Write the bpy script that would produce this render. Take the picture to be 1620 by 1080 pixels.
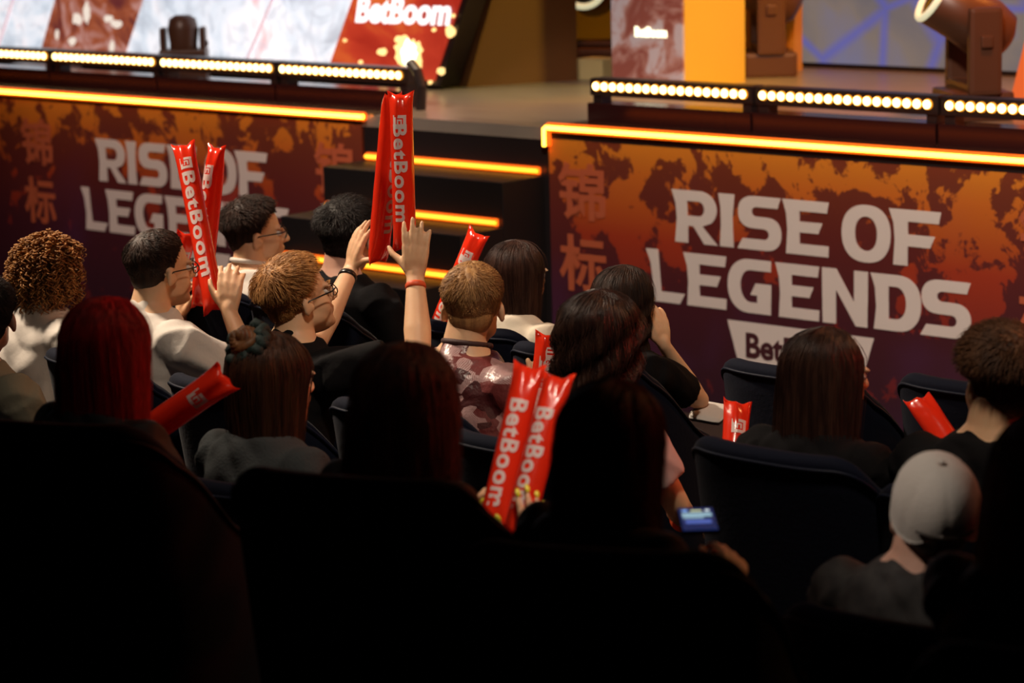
import bpy, bmesh, math, random
import numpy as np
from mathutils import Vector, Matrix, noise

random.seed(7); rng = np.random.default_rng(7)
PI = math.pi
for o in list(bpy.data.objects): bpy.data.objects.remove(o)
SC = bpy.context.scene; COL = SC.collection

# ------------------------------------------------------------------ camera
CAM = np.array([0, -8.679, 2.5194]); FPX = 3840.68
yaw, pit, rol = .7234, .1966, -.0248
F_ = np.array([-math.sin(yaw)*math.cos(pit), math.cos(yaw)*math.cos(pit), -math.sin(pit)])
R0 = np.array([math.cos(yaw), math.sin(yaw), 0]); U0 = np.cross(R0, F_)
R_ = R0*math.cos(rol)+U0*math.sin(rol); U_ = -R0*math.sin(rol)+U0*math.cos(rol)
cd = bpy.data.cameras.new('camera'); cam = bpy.data.objects.new('camera', cd); COL.objects.link(cam)
cd.sensor_width = 36; cd.lens = FPX*36/1620; cd.clip_end = 200
M4 = Matrix(((R_[0], U_[0], -F_[0], CAM[0]), (R_[1], U_[1], -F_[1], CAM[1]), (R_[2], U_[2], -F_[2], CAM[2]), (0, 0, 0, 1)))
cam.matrix_world = M4
cd.dof.use_dof = True; cd.dof.focus_distance = 7.2; cd.dof.aperture_fstop = 3.2
SC.camera = cam

def at(px, py, Y):
    """the point of the world plane y = Y that stands at this place of the photograph"""
    d = F_+R_*(px-810)/FPX+U_*(540-py)/FPX
    return CAM+d*((Y-CAM[1])/d[1])

# ------------------------------------------------------------------ world, exposure, rig lights
SC.view_settings.view_transform = 'Standard'; SC.view_settings.look = 'None'
SC.view_settings.gamma = 1; SC.view_settings.use_curve_mapping = False
SC.view_settings.exposure = 0.0
w = bpy.data.worlds.new('hall'); SC.world = w; w.use_nodes = True
w.node_tree.nodes['Background'].inputs[0].default_value = (.5, .35, .4, 1)
w.node_tree.nodes['Background'].inputs[1].default_value = .004
SC.cycles.max_bounces = 6; SC.cycles.use_denoising = True

def light(kind, name, loc, target, energy, color, size=.3, cone=40, blend=.6):
    l = bpy.data.lights.new(name, kind); l.energy = energy; l.color = color
    if kind == 'SPOT': l.spot_size = math.radians(cone); l.spot_blend = blend; l.shadow_soft_size = size
    if kind == 'AREA': l.shape = 'RECTANGLE'; l.size = size; l.size_y = size*.6
    o = bpy.data.objects.new(name, l); COL.objects.link(o); o.location = loc
    o.rotation_euler = (Vector(target)-Vector(loc)).to_track_quat('-Z', 'Y').to_euler()
    return o
# rig over the front rows (warm white), added fill spots on the printed stage skirt, red and amber stage wash from the right
light('SPOT', 'house_rig_light', (-8.2, -4.4, 5.2), (-5.6, -3.35, 1.1), 1500, (1, .80, .60), .25, 46, .8)
light('SPOT', 'house_rig_light', (-2.2, -5.6, 6.0), (-4.0, -3.4, 1.1), 520, (1, .80, .62), .25, 44, .8)
light('SPOT', 'skirt_fill_light', (-3.5, -4.5, 5.6), (-6.0, 0, .6), 1450, (1, .80, .66), .3, 46, .7)
light('SPOT', 'skirt_fill_light', (-8.5, -4.5, 5.6), (-9.8, 0, .7), 900, (1, .74, .62), .3, 40, .8)
light('SPOT', 'cap_fill_light', (-4.4, -7.4, 5.5), (-2.52, -4.75, 1.42), 560, (1, .85, .72), .12, 7.0, .9)  # added narrow spot that only brightens the cap
light('SPOT', 'stick_fill_light', (-1.0, -6.0, 5.5), (-3.24, -4.86, 1.38), 420, (1, .80, .66), .1, 8.5, .7)  # added narrow spot to brighten the two large sticks and the hands
light('SPOT', 'red_rig_light', (-.6, -.3, 2.6), (-4.0, -5.2, 1.3), 170, (1, .05, .03), .25, 27, .5)
light('SPOT', 'amber_rig_light', (-1.5, 1.5, 4.5), (-5.0, -3.5, 1.2), 260, (1, .35, .12), .3, 60, .7)
light('SPOT', 'yellow_stage_light', (-5.2, 1.6, 4.2), (-8.4, 1.9, 1.6), 420, (1, .76, .11), .2, 34, .5)
light('SPOT', 'orange_haze_fill', (-7.2, 3.0, 4.6), (-9.0, 1.6, 1.8), 420, (1, .36, .05), .3, 60, .8)  # added orange fill on the dark wall, in place of lit haze
light('SPOT', 'orange_haze_fill', (-5.0, .4, 4.6), (-6.6, 2.4, 1.5), 850, (1, .30, .05), .3, 52, .7)  # added orange fill on the moving heads, standing in for haze
light('SPOT', 'stage_floor_light', (-7.8, .5, 5.0), (-8.2, .8, 1.27), 280, (1, .80, .55), .3, 34, .6)
light('SPOT', 'orange_haze_fill', (-4.2, 3.4, 4.4), (-5.9, 1.5, 1.5), 420, (1, .30, .04), .3, 60, .8)  # unseen orange fill suggesting haze low over the stage

# ------------------------------------------------------------------ materials
MATS = {}
def mat(name, color=(.5, .5, .5), rough=.6, metal=0, emit=None, estr=0, sheen=0, coat=0, bump=None, var=None, trans=0, spec=None, sss=0):
    """procedural material; bump=(scale, strength, detail), var=(scale, second colour)"""
    if name in MATS: return MATS[name]
    m = bpy.data.materials.new(name); m.use_nodes = True; nt = m.node_tree; b = nt.nodes['Principled BSDF']
    b.inputs['Base Color'].default_value = (*color, 1); b.inputs['Roughness'].default_value = rough; b.inputs['Metallic'].default_value = metal
    if spec is not None: b.inputs['Specular IOR Level'].default_value = spec
    if sheen: b.inputs['Sheen Weight'].default_value = sheen; b.inputs['Sheen Roughness'].default_value = .4
    if coat: b.inputs['Coat Weight'].default_value = coat; b.inputs['Coat Roughness'].default_value = .08
    if sss: b.inputs['Subsurface Weight'].default_value = sss; b.inputs['Subsurface Radius'].default_value = (.012, .005, .003)
    if emit: b.inputs['Emission Color'].default_value = (*emit, 1); b.inputs['Emission Strength'].default_value = estr
    tc = nt.nodes.new('ShaderNodeTexCoord')
    if bump:
        n = nt.nodes.new('ShaderNodeTexNoise'); n.inputs['Scale'].default_value = bump[0]; n.inputs['Detail'].default_value = bump[2] if len(bump) > 2 else 3
        bp = nt.nodes.new('ShaderNodeBump'); bp.inputs['Strength'].default_value = bump[1]; bp.inputs['Distance'].default_value = .008
        nt.links.new(tc.outputs['Object'], n.inputs['Vector']); nt.links.new(n.outputs['Fac'], bp.inputs['Height']); nt.links.new(bp.outputs['Normal'], b.inputs['Normal'])
    if var:
        n = nt.nodes.new('ShaderNodeTexNoise'); n.inputs['Scale'].default_value = var[0]; n.inputs['Detail'].default_value = 4
        mx = nt.nodes.new('ShaderNodeMix'); mx.data_type = 'RGBA'; mx.inputs[6].default_value = (*color, 1); mx.inputs[7].default_value = (*var[1], 1)
        r = nt.nodes.new('ShaderNodeMapRange'); r.inputs[1].default_value = .35; r.inputs[2].default_value = .65
        nt.links.new(tc.outputs['Object'], n.inputs['Vector']); nt.links.new(n.outputs['Fac'], r.inputs[0]); nt.links.new(r.outputs[0], mx.inputs[0]); nt.links.new(mx.outputs[2], b.inputs['Base Color'])
    if trans:
        t = nt.nodes.new('ShaderNodeBsdfTranslucent'); t.inputs[0].default_value = (*color, 1); ms = nt.nodes.new('ShaderNodeMixShader'); ms.inputs[0].default_value = trans
        nt.links.new(b.outputs[0], ms.inputs[1]); nt.links.new(t.outputs[0], ms.inputs[2]); nt.links.new(ms.outputs[0], nt.nodes['Material Output'].inputs[0])
    MATS[name] = m; return m

class NT:
    """tiny helper to write node graphs"""
    def __init__(s, m): s.nt = m.node_tree; s.tc = s.n('ShaderNodeTexCoord').outputs['Object']
    def n(s, t): return s.nt.nodes.new(t)
    def lk(s, a, b): s.nt.links.new(a, b)
    def noise(s, scale, detail=4, vec=None, dist=0, rough=.5, stretch=None, off=(0, 0, 0)):
        v = vec or s.tc
        if stretch or off != (0, 0, 0):
            mp = s.n('ShaderNodeMapping'); mp.inputs['Scale'].default_value = stretch or (1, 1, 1); mp.inputs['Location'].default_value = off; s.lk(v, mp.inputs[0]); v = mp.outputs[0]
        n = s.n('ShaderNodeTexNoise'); n.inputs['Scale'].default_value = scale; n.inputs['Detail'].default_value = detail; n.inputs['Distortion'].default_value = dist; n.inputs['Roughness'].default_value = rough
        s.lk(v, n.inputs['Vector']); return n.outputs['Fac']
    def math(s, op, a, b=0):
        n = s.n('ShaderNodeMath'); n.operation = op
        for i, x in enumerate((a, b)):
            if isinstance(x, (int, float)): n.inputs[i].default_value = x
            else: s.lk(x, n.inputs[i])
        return n.outputs[0]
    def ramp(s, fac, stops, interp='LINEAR'):
        r = s.n('ShaderNodeValToRGB'); r.color_ramp.interpolation = interp; e = r.color_ramp.elements
        while len(e) < len(stops): e.new(.5)
        for k, (p, c) in enumerate(stops): e[k].position = p; e[k].color = (*c, 1) if len(c) == 3 else c
        s.lk(fac, r.inputs[0]); return r.outputs[0]
    def mix(s, fac, a, b):
        n = s.n('ShaderNodeMix'); n.data_type = 'RGBA'
        for i, x in ((0, fac), (6, a), (7, b)):
            if isinstance(x, (int, float)): n.inputs[i].default_value = x
            elif isinstance(x, tuple): n.inputs[i].default_value = (*x, 1)
            else: s.lk(x, n.inputs[i])
        return n.outputs[2]
    def sep(s, v=None):
        n = s.n('ShaderNodeSeparateXYZ'); s.lk(v or s.tc, n.inputs[0]); return n.outputs
    def to(s, col, sock, bsdf='Principled BSDF'): s.lk(col, s.nt.nodes[bsdf].inputs[sock])

# ------------------------------------------------------------------ mesh helpers
def mesh_arr(name, V, Fq, smooth=True):
    me = bpy.data.meshes.new(name); V = np.asarray(V, dtype=np.float32)
    if isinstance(Fq, np.ndarray):
        n, k = Fq.shape
        me.vertices.add(len(V)); me.vertices.foreach_set('co', V.ravel())
        me.loops.add(n*k); me.loops.foreach_set('vertex_index', Fq.astype(np.int32).ravel())
        me.polygons.add(n); me.polygons.foreach_set('loop_start', np.arange(0, n*k, k, dtype=np.int32)); me.polygons.foreach_set('loop_total', np.full(n, k, dtype=np.int32))
        me.update(calc_edges=True)
    else:
        me.from_pydata(V.tolist(), [], Fq); me.update()
    if smooth: me.polygons.foreach_set('use_smooth', [True]*len(me.polygons))
    return me

def link(name, me, m=None, parent=None, label=None):
    o = bpy.data.objects.new(name, me); COL.objects.link(o)
    if m is not None and len(me.materials) == 0: me.materials.append(m)
    if parent is not None: o.parent = parent
    if label: o['label'] = label
    return o

def thing(name, label, cat, loc=(0, 0, 0), rz=0, group=None, kind=None):
    o = bpy.data.objects.new(name, None); COL.objects.link(o); o.location = loc; o.rotation_euler = (0, 0, rz); o.empty_display_size = .1
    return tag(o, label, cat, group, kind)
def tag(o, label, cat, group=None, kind=None):
    o['label'] = label; o['category'] = cat
    if group: o['group'] = group
    if kind: o['kind'] = kind
    return o

class G:
    """collects closed pieces"""
    def __init__(s): s.V = []; s.F = []; s.M = []
    def add(s, V, F, mi=0):
        b = len(s.V); s.V += [tuple(v) for v in V]; s.F += [tuple(i+b for i in f) for f in F]; s.M += [mi]*len(F); return s
    def rings(s, rings, close=True, mi=0):
        """closed surface through rings of equal count, ends capped"""
        k = len(rings[0]); V = [p for r in rings for p in r]; F = []
        for i in range(len(rings)-1):
            for j in range(k):
                a = i*k+j; b = i*k+(j+1) % k; F.append((a, b, b+k, a+k))
        if close: F.append(tuple(range(k))[::-1]); F.append(tuple((len(rings)-1)*k+j for j in range(k)))
        return s.add(V, F, mi)
    def box(s, c, d, R=None, mi=0):
        c = np.array(c, float); h = np.array(d, float)/2; V = []
        for z in (-1, 1):
            for x, y in ((-1, -1), (1, -1), (1, 1), (-1, 1)):
                p = np.array([x, y, z])*h
                if R is not None: p = np.array(R) @ p
                V.append(c+p)
        return s.add(V, [(0, 3, 2, 1), (4, 5, 6, 7), (0, 1, 5, 4), (1, 2, 6, 5), (2, 3, 7, 6), (3, 0, 4, 7)], mi)
    def tube(s, pts, rad, k=12, flat=1., up=None, mi=0, round_ends=False):
        """swept tube; rad number or list; flat squashes along second axis"""
        P = [np.array(p, float) for p in pts]; n = len(P)
        r = [rad]*n if isinstance(rad, (int, float)) else list(rad)
        if round_ends:
            d0 = (P[0]-P[1]); d0 /= np.linalg.norm(d0)+1e-9; d1 = (P[-1]-P[-2]); d1 /= np.linalg.norm(d1)+1e-9
            pre = [(P[0]+d0*r[0]*math.sin(a), r[0]*math.cos(a)) for a in (1.45, 1.1, .6)]
            post = [(P[-1]+d1*r[-1]*math.sin(a), r[-1]*math.cos(a)) for a in (.6, 1.1, 1.45)]
            P = [p for p, _ in pre]+P+[p for p, _ in post]; r = [x for _, x in pre]+r+[x for _, x in post]; n = len(P)
        rings = []; ref = None
        for i in range(n):
            t = P[min(i+1, n-1)]-P[max(i-1, 0)]; t = t/(np.linalg.norm(t)+1e-9)
            if ref is None:
                ref = np.array(up, float) if up is not None else (np.array([0, 0, 1.]) if abs(t[2]) < .9 else np.array([0, 1., 0]))
            u = ref-t*(ref@t)
            if np.linalg.norm(u) < 1e-6: u = np.array([1., 0, 0])
            u = u/np.linalg.norm(u); ref = u; v = np.cross(t, u)
            rings.append([P[i]+r[i]*(math.cos(a)*v+flat*math.sin(a)*u) for a in np.linspace(0, 2*PI, k, endpoint=False)])
        return s.rings(rings, mi=mi)
    def ell(s, c, r, R=None, nu=16, nv=10, mi=0):
        c = np.array(c, float); rings = []
        for i in range(nv+1):
            th = -PI/2+PI*i/nv; th = max(-PI/2+.05, min(PI/2-.05, th)); ring = []
            for a in np.linspace(0, 2*PI, nu, endpoint=False):
                p = np.array([math.cos(th)*math.cos(a)*r[0], math.cos(th)*math.sin(a)*r[1], math.sin(th)*r[2]])
                if R is not None: p = R @ p
                ring.append(c+p)
            rings.append(ring)
        return s.rings(rings, mi=mi)
    def xf(s, fn, i0=0): s.V[i0:] = [tuple(fn(np.array(v))) for v in s.V[i0:]]; return s
    def mesh(s, name, mats=None, smooth=False, bevel=0):
        me = bpy.data.meshes.new(name); me.from_pydata([tuple(map(float, v)) for v in s.V], [], s.F)
        for m in (mats or []): me.materials.append(m)
        if mats and len(mats) > 1: me.polygons.foreach_set('material_index', s.M)
        if bevel:
            bm = bmesh.new(); bm.from_mesh(me)
            bmesh.ops.bevel(bm, geom=[e for e in bm.edges if len(e.link_faces) == 2 and e.calc_face_angle(0) > .6], offset=bevel, segments=2, affect='EDGES', profile=.7)
            bm.to_mesh(me); bm.free()
        me.update()
        if smooth: me.polygons.foreach_set('use_smooth', [True]*len(me.polygons))
        return me
    def obj(s, name, m, parent=None, smooth=False, bevel=0, label=None):
        return link(name, s.mesh(name, m if isinstance(m, list) else [m], smooth, bevel), None, parent, label)

def remesh(g, name, voxel, it=3, fac=.5):
    """one continuous skin over overlapping closed pieces"""
    me = g.mesh(name); bm = bmesh.new(); bm.from_mesh(me); bmesh.ops.recalc_face_normals(bm, faces=bm.faces); bm.to_mesh(me); bm.free()
    o = bpy.data.objects.new('tmp', me); COL.objects.link(o)
    r = o.modifiers.new('r', 'REMESH'); r.mode = 'VOXEL'; r.voxel_size = voxel; r.use_smooth_shade = True
    if it: sm = o.modifiers.new('s', 'SMOOTH'); sm.factor = fac; sm.iterations = it
    out = bpy.data.meshes.new_from_object(o.evaluated_get(bpy.context.evaluated_depsgraph_get()))
    bpy.data.objects.remove(o); bpy.data.meshes.remove(me); out.name = name; out.materials.clear()
    out.polygons.foreach_set('use_smooth', [True]*len(out.polygons))
    return out

def curve_mesh(name, loops, ext=.002):
    """flat filled shapes with holes from closed 2-D loops, thickness 2*ext, in the local XY plane"""
    cu = bpy.data.curves.new(name, 'CURVE'); cu.dimensions = '2D'; cu.fill_mode = 'BOTH'; cu.extrude = ext
    for lp in loops:
        sp = cu.splines.new('POLY'); sp.points.add(len(lp)-1)
        for i, p in enumerate(lp): sp.points[i].co = (p[0], p[1], 0, 1)
        sp.use_cyclic_u = True
    o = bpy.data.objects.new('tmp', cu); COL.objects.link(o)
    me = bpy.data.meshes.new_from_object(o.evaluated_get(bpy.context.evaluated_depsgraph_get()))
    bpy.data.objects.remove(o); bpy.data.curves.remove(cu); me.name = name; me.materials.clear(); return me

def text_mesh(name, body, size=1, bold=0, ext=.002, align='LEFT', spacing=1., fit=None):
    """writing as a mesh in the local XY plane; fit=(width, height) scales it to that box with its corner at 0,0"""
    cu = bpy.data.curves.new(name, 'FONT'); cu.body = body; cu.size = size; cu.offset = bold; cu.extrude = ext; cu.align_x = align; cu.space_character = spacing; cu.resolution_u = 4
    o = bpy.data.objects.new('tmp', cu); COL.objects.link(o)
    me = bpy.data.meshes.new_from_object(o.evaluated_get(bpy.context.evaluated_depsgraph_get()))
    bpy.data.objects.remove(o); bpy.data.curves.remove(cu); me.name = name; me.materials.clear()
    if fit:
        n = len(me.vertices); co = np.empty(n*3, np.float32); me.vertices.foreach_get('co', co); co = co.reshape(-1, 3)
        lo = co.min(0); hi = co.max(0); co[:, 0] = (co[:, 0]-lo[0])/(hi[0]-lo[0])*fit[0]; co[:, 1] = (co[:, 1]-lo[1])/(hi[1]-lo[1])*fit[1]
        me.vertices.foreach_set('co', co.ravel()); me.update()
    return me
def get_co(me):
    co = np.empty(len(me.vertices)*3, np.float32); me.vertices.foreach_get('co', co); return co.reshape(-1, 3)
def set_co(me, co): me.vertices.foreach_set('co', np.asarray(co, np.float32).ravel()); me.update()
UP = Matrix.Rotation(PI/2, 4, 'X')   # local XY plane stood up to face -Y

# ------------------------------------------------------------------ colours of the place
black = mat('stage_black', (.012, .009, .010), .45)
blackm = mat('fixture_black', (.02, .012, .012), .35, bump=(60, .05))
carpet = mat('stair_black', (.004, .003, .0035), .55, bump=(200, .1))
floor_m = mat('hall_floor', (.045, .028, .022), .6, bump=(30, .1))
print_white = mat('print_white', (.76, .68, .64), .7)
strip_core = mat('led_core', (1, .8, .2), emit=(1, .60, .045), estr=8.0)
strip_halo = mat('led_halo', (.6, .1, .02), emit=(1, .13, .003), estr=1.3)  # orange halo around the strips, put into a glowing outer tube
lens_m = mat('led_lens', (1, .9, .6), emit=(1, .72, .26), estr=7)
lens_bloom_rim = mat('led_lens_bloom', (.6, .2, .02), emit=(1, .35, .02), estr=1.2)  # bloom around each lens put into an orange glowing rim
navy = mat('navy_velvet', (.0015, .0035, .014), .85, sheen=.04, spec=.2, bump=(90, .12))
navy_pipe = mat('navy_piping', (.002, .005, .018), .6, spec=.3)
wood_leg = mat('black_leg', (.02, .018, .016), .4)
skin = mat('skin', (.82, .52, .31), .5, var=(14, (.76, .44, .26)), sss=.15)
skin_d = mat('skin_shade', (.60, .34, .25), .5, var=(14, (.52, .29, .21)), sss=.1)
stick_red = mat('stick_red', (.95, .040, .012), .22, coat=.5, trans=.25, bump=(16, .25))
stick_white = mat('stick_print', (.85, .74, .72), .35, trans=.2)

# stage floor: pale scuffed boards
sf = mat('stage_floor', (.34, .30, .24), .30, bump=(12, .05)); n = NT(sf)
c = n.mix(n.noise(3, 6, stretch=(1, 6, 1)), (.30, .27, .22), (.17, .14, .12)); n.to(c, 'Base Color')

# ------------------------------------------------------------------ the setting
def struct(name, g, m, **k):
    o = g.obj(name, m, **k); o['kind'] = 'structure'; return o
S = 1.27
struct('floor', G().box((-5, -4.6, -.05), (26, 9.2, .1)), floor_m)
struct('floor_rear', G().box((-5, -7.4, .135), (26, 4.6, .27)), floor_m)
struct('floor_stage', G().box((-7.5, 3.5, S-.03), (22, 7.0, .06)), sf)
edge_m = mat('edge_gloss', (.030, .007, .007), .25)
for k_, (xa, xb_) in enumerate(((-14.6, -8.55), (-7.40, -2.2))): struct('trim_%d' % (k_+2), G().box(((xa+xb_)/2, .135, S+.003), (xb_-xa, .27, .006)), edge_m)
struct('trim_1', G().box((-8.02, .02, .62), (1.22, .03, 1.24)), black)          # black face behind the stairs
struct('wall_back', G().box((-7.5, 6.5, 3), (30, .2, 6)), mat('drape_black', (.03, .014, .006), .8))

# printed skirt panels ----------------------------------------------------------
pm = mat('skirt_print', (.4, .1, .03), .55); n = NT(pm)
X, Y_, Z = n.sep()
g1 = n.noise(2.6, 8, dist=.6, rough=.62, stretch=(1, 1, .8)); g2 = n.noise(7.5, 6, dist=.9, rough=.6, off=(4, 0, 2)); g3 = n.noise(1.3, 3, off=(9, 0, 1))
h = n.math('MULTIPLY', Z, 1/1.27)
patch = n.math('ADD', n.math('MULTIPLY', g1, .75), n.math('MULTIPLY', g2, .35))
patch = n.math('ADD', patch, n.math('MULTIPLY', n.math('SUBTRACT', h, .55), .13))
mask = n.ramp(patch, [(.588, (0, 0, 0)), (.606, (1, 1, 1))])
warm = n.ramp(h, [(0, (.10, .012, .018)), (.35, (.20, .018, .016)), (.62, (.38, .040, .012)), (.85, (.60, .15, .015)), (1, (.66, .26, .02))])  # print colours, with strip light painted in as the brighter top
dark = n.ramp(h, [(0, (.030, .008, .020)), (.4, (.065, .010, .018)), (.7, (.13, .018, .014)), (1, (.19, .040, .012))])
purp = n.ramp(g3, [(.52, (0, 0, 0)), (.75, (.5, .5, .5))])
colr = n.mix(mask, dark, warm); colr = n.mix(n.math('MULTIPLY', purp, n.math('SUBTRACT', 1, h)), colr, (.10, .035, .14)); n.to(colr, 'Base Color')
cjk_m = mat('print_orange', (.50, .11, .045), .6)
# glyph outlines of the wide display capitals (unit box, then fitted)
def arc(cx, cy, rx, ry, a0, a1, k=14, p=2.0):
    out = []
    for a in np.linspace(math.radians(a0), math.radians(a1), k):
        c_, s_ = math.cos(a), math.sin(a)
        out.append((cx+rx*math.copysign(abs(c_)**(2/p), c_), cy+ry*math.copysign(abs(s_)**(2/p), s_)))
    return out
def g_E(): return [[(-.06, 1), (1, 1), (.97, .80), (.34, .80), (.34, .61), (.86, .61), (.77, .41), (.34, .41), (.34, .20), (1, .20), (1, 0), (.03, 0), (.06, .45), (.03, .75)]]
GL = {
 'R': [[(-.08, 1), (.60, 1)]+arc(.60, .66, .40, .34, 90, -48)+[(.66, .34), (1.02, 0), (.70, 0), (.44, .33), (.32, .33), (.32, 0), (.0, 0), (.05, .45), (.02, .75)],
       [(.30, .80), (.58, .80)]+arc(.58, .66, .13, .14, 90, -90, 8)+[(.30, .52)]],
 'I': [[(-.10, 1), (1.0, 1), (.88, .6), (.90, .3), (.96, 0), (0, 0), (.08, .4), (.05, .75)]],
 'S': [[(.36, 1), (1.0, 1), (.93, .80), (.42, .80)]+arc(.42, .71, .10, .09, 90, 270, 6)+[(.66, .62)]+arc(.66, .31, .36, .31, 90, -90, 14, 2.3)+[(-.02, 0), (.10, .20), (.62, .20)]+arc(.62, .30, .11, .10, -90, 90, 6)+[(.36, .40)]+arc(.36, .70, .36, .30, 270, 90, 14, 2.3)],
 'E': g_E(),
 'O': [arc(.5, .5, .53, .52, 0, 360, 40, 2.3)[:-1], arc(.5, .5, .24, .31, 0, 360, 30, 2.2)[:-1]],
 'F': [[(-.08, 1), (1.02, 1), (.98, .79), (.33, .79), (.33, .56), (.90, .56), (.80, .35), (.33, .35), (.33, 0), (.02, 0), (.05, .45), (.02, .75)]],
 'L': [[(-.10, 1), (.26, 1), (.30, .6), (.34, .20), (1.02, .20), (.88, 0), (.05, 0), (.10, .4), (.04, .75)]],
 'G': [[(.48, 1), (1, 1), (1, .80), (.50, .80)]+arc(.50, .50, .22, .30, 90, 270, 10)+[(.68, .20), (.68, .34), (.52, .34), (.64, .56), (1, .56), (1, 0), (.48, 0)]+arc(.48, .5, .50, .50, 270, 90, 18, 2.2)],
 'N': [[(-.02, 1), (.30, 1), (.70, .42), (.70, 1), (1, 1), (1, 0), (.74, 0), (.30, .62), (.30, 0), (0, 0)]],
 'D': [[(-.08, 1), (.50, 1)]+arc(.50, .5, .52, .50, 90, -90, 18, 2.3)+[(.0, 0), (.05, .4), (.02, .75)], [(.32, .79), (.48, .79)]+arc(.48, .5, .22, .29, 90, -90, 12, 2.1)+[(.32, .21)]],
}
ROW1 = [('R', -6.655, -6.420), ('I', -6.403, -6.323), ('S', -6.302, -6.074), ('E', -6.051, -5.823), ('O', -5.748, -5.516), ('F', -5.500, -5.270)]
ROW2 = [('L', -6.806, -6.608), ('E', -6.596, -6.370), ('G', -6.357, -6.126), ('E', -6.090, -5.871), ('N', -5.852, -5.622), ('D', -5.590, -5.361), ('S', -5.355, -5.120)]
def lettering(dx, parent, yoff):
    for word, row, z0, z1 in (('RISE OF', ROW1, .792, 1.031), ('LEGENDS', ROW2, .505, .747)):
        loops = []
        for ch, a, b in row:
            for lp in GL[ch]: loops.append([(a+dx+p[0]*(b-a), z0+p[1]*(z1-z0)) for p in lp])
        me = curve_mesh('lettering', loops, .0015); me.transform(UP); o = link('lettering', me, print_white, parent, 'white printed words '+word); o.location.y = yoff
    # white tab with the sponsor name
    me = curve_mesh('print_tab', [[(-6.365+dx, .462), (-5.590+dx, .462), (-5.655+dx, .255), (-6.300+dx, .255)]], .001); me.transform(UP); t = link('print_tab', me, print_white, parent, 'white tapered printed tab'); t.location.y = yoff
    me = text_mesh('lettering', 'BetBoom', 1, .03, .001, fit=(.56, .115)); me.transform(UP)
    o = link('lettering', me, mat('print_dark', (.06, .012, .018), .6), t, 'dark printed word BetBoom'); o.location = (-6.262+dx, -.003, .300)
def cjk(ch, x, z, parent, yoff):
    me = text_mesh('printed_character', ch, 1, .022, .0008, fit=(.285, .27)); me.transform(UP)
    o = link('printed_character', me, cjk_m, parent, 'orange printed Chinese character '+ch); o.location = (x, yoff-.001, z)
def panel(x0, x1, label):
    t = thing('stage_skirt_panel', label, 'stage panel', ((x0+x1)/2, 0, 0), 0, None)
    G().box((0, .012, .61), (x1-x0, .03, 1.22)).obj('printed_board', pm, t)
    G().box((0, .012, 1.245), (x1-x0, .034, .05)).obj('top_rail', black, t)
    return t
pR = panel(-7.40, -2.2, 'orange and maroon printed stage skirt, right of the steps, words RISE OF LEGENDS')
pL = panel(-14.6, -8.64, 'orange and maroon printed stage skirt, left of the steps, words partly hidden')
def local(t):  # lettering is given in world x
    return t.location.x
lettering(-local(pR), pR, -.0055); lettering(-4.075-local(pL), pL, -.0055)
for ch, z in (('锦', .845), ('标', .505), ('赛', .165)):
    cjk(ch, -7.345-local(pR), z, pR, -.006); cjk(ch, -11.42-local(pL), z, pL, -.006); cjk(ch, -8.985-local(pL), z, pL, -.006); cjk(ch, -4.90-local(pR), z, pR, -.006)

def led_strip(pts, label, r=.013, group=None, core=None):
    o = G().tube(pts, r, 8, up=(0, 0, 1)).obj('led_strip', core or strip_core); tag(o, label, 'light strip', group)
    s = [np.array(p)+np.array([0, .012, 0]) for p in pts]
    G().tube(s, r*1.75, 8, up=(0, 0, 1)).obj('strip_glow_halo', strip_halo, o, label='orange halo glow added around the strip')
    return o
led_strip([(-14.6, -.03, 1.262), (-8.60, -.03, 1.262)], 'glowing yellow light strip along the left stage edge above the skirt')
led_strip([(-7.40, -.03, 1.185), (-7.40, -.03, 1.268), (-7.39, -.03, 1.274), (-2.2, -.03, 1.274)], 'glowing yellow light strip along the right stage edge, bent down at its end')
# stairs
st = thing('stage_stairs', 'black steps up to the stage between the two printed skirts', 'stairs', (-8.03, -.75, 0))
for k, z in enumerate((1.04, .83, .62, .41, .20)):
    y1 = -.3*k; G().box((0, (y1-.15)+.75, z/2), (1.19, .298, z)).obj('step', carpet, st, bevel=.006)
for y, z, wd in ((-.020, 1.062, 1.14), (-.320, .852, 1.13), (-.620, .642, 1.13)):
    led_strip([(-8.03-wd/2, y, z), (-8.03+wd/2, y, z)], {1.062: 'orange light strip on the top step below the stage edge', .852: 'orange light strip on the second step from the top', .642: 'orange light strip on the lowest lit step'}[z], .011, None, mat('led_core_amber', (1, .5, .1), emit=(1, .34, .015), estr=3.2))

# ------------------------------------------------------------------ bar lights on the stage edge
def proto_bar(label, group):
    t = thing('led_bar_light', label, 'stage light', (0, .33, S), 0, group)
    G().box((0, .03, .165), (.955, .10, .085)).obj('housing', blackm, t, bevel=.012)
    for x in (-.44, .44): G().box((x, .03, .075), (.05, .08, .15)).obj('bracket', blackm, t, bevel=.004)
    G().box((0, .03, .045), (.955, .14, .09)).obj('base_rail', mat('rail_gloss', (.03, .008, .008), .18), t, bevel=.004)
    rim = G().tube([(0, -.022, 0), (0, -.030, 0)], [.0235, .0225], 16, up=(0, 0, 1)).mesh('lens_bloom_rim', [lens_bloom_rim], True)
    cen = G().ell((0, -.032, 0), (.0185, .010, .0185), None, 14, 8).mesh('lens', [lens_m], True)
    for k in range(18):
        x = -.455+.91*(k+.5)/18
        r = link('lens', cen, None, t); r.location = (x, 0, .170); q = link('lens_bloom_rim', rim, None, r)
    return t
def copy_tree(o, parent=None):
    c = o.copy(); COL.objects.link(c)
    if parent is not None: c.parent = parent
    for ch in o.children: copy_tree(ch, c)
    return c
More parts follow.
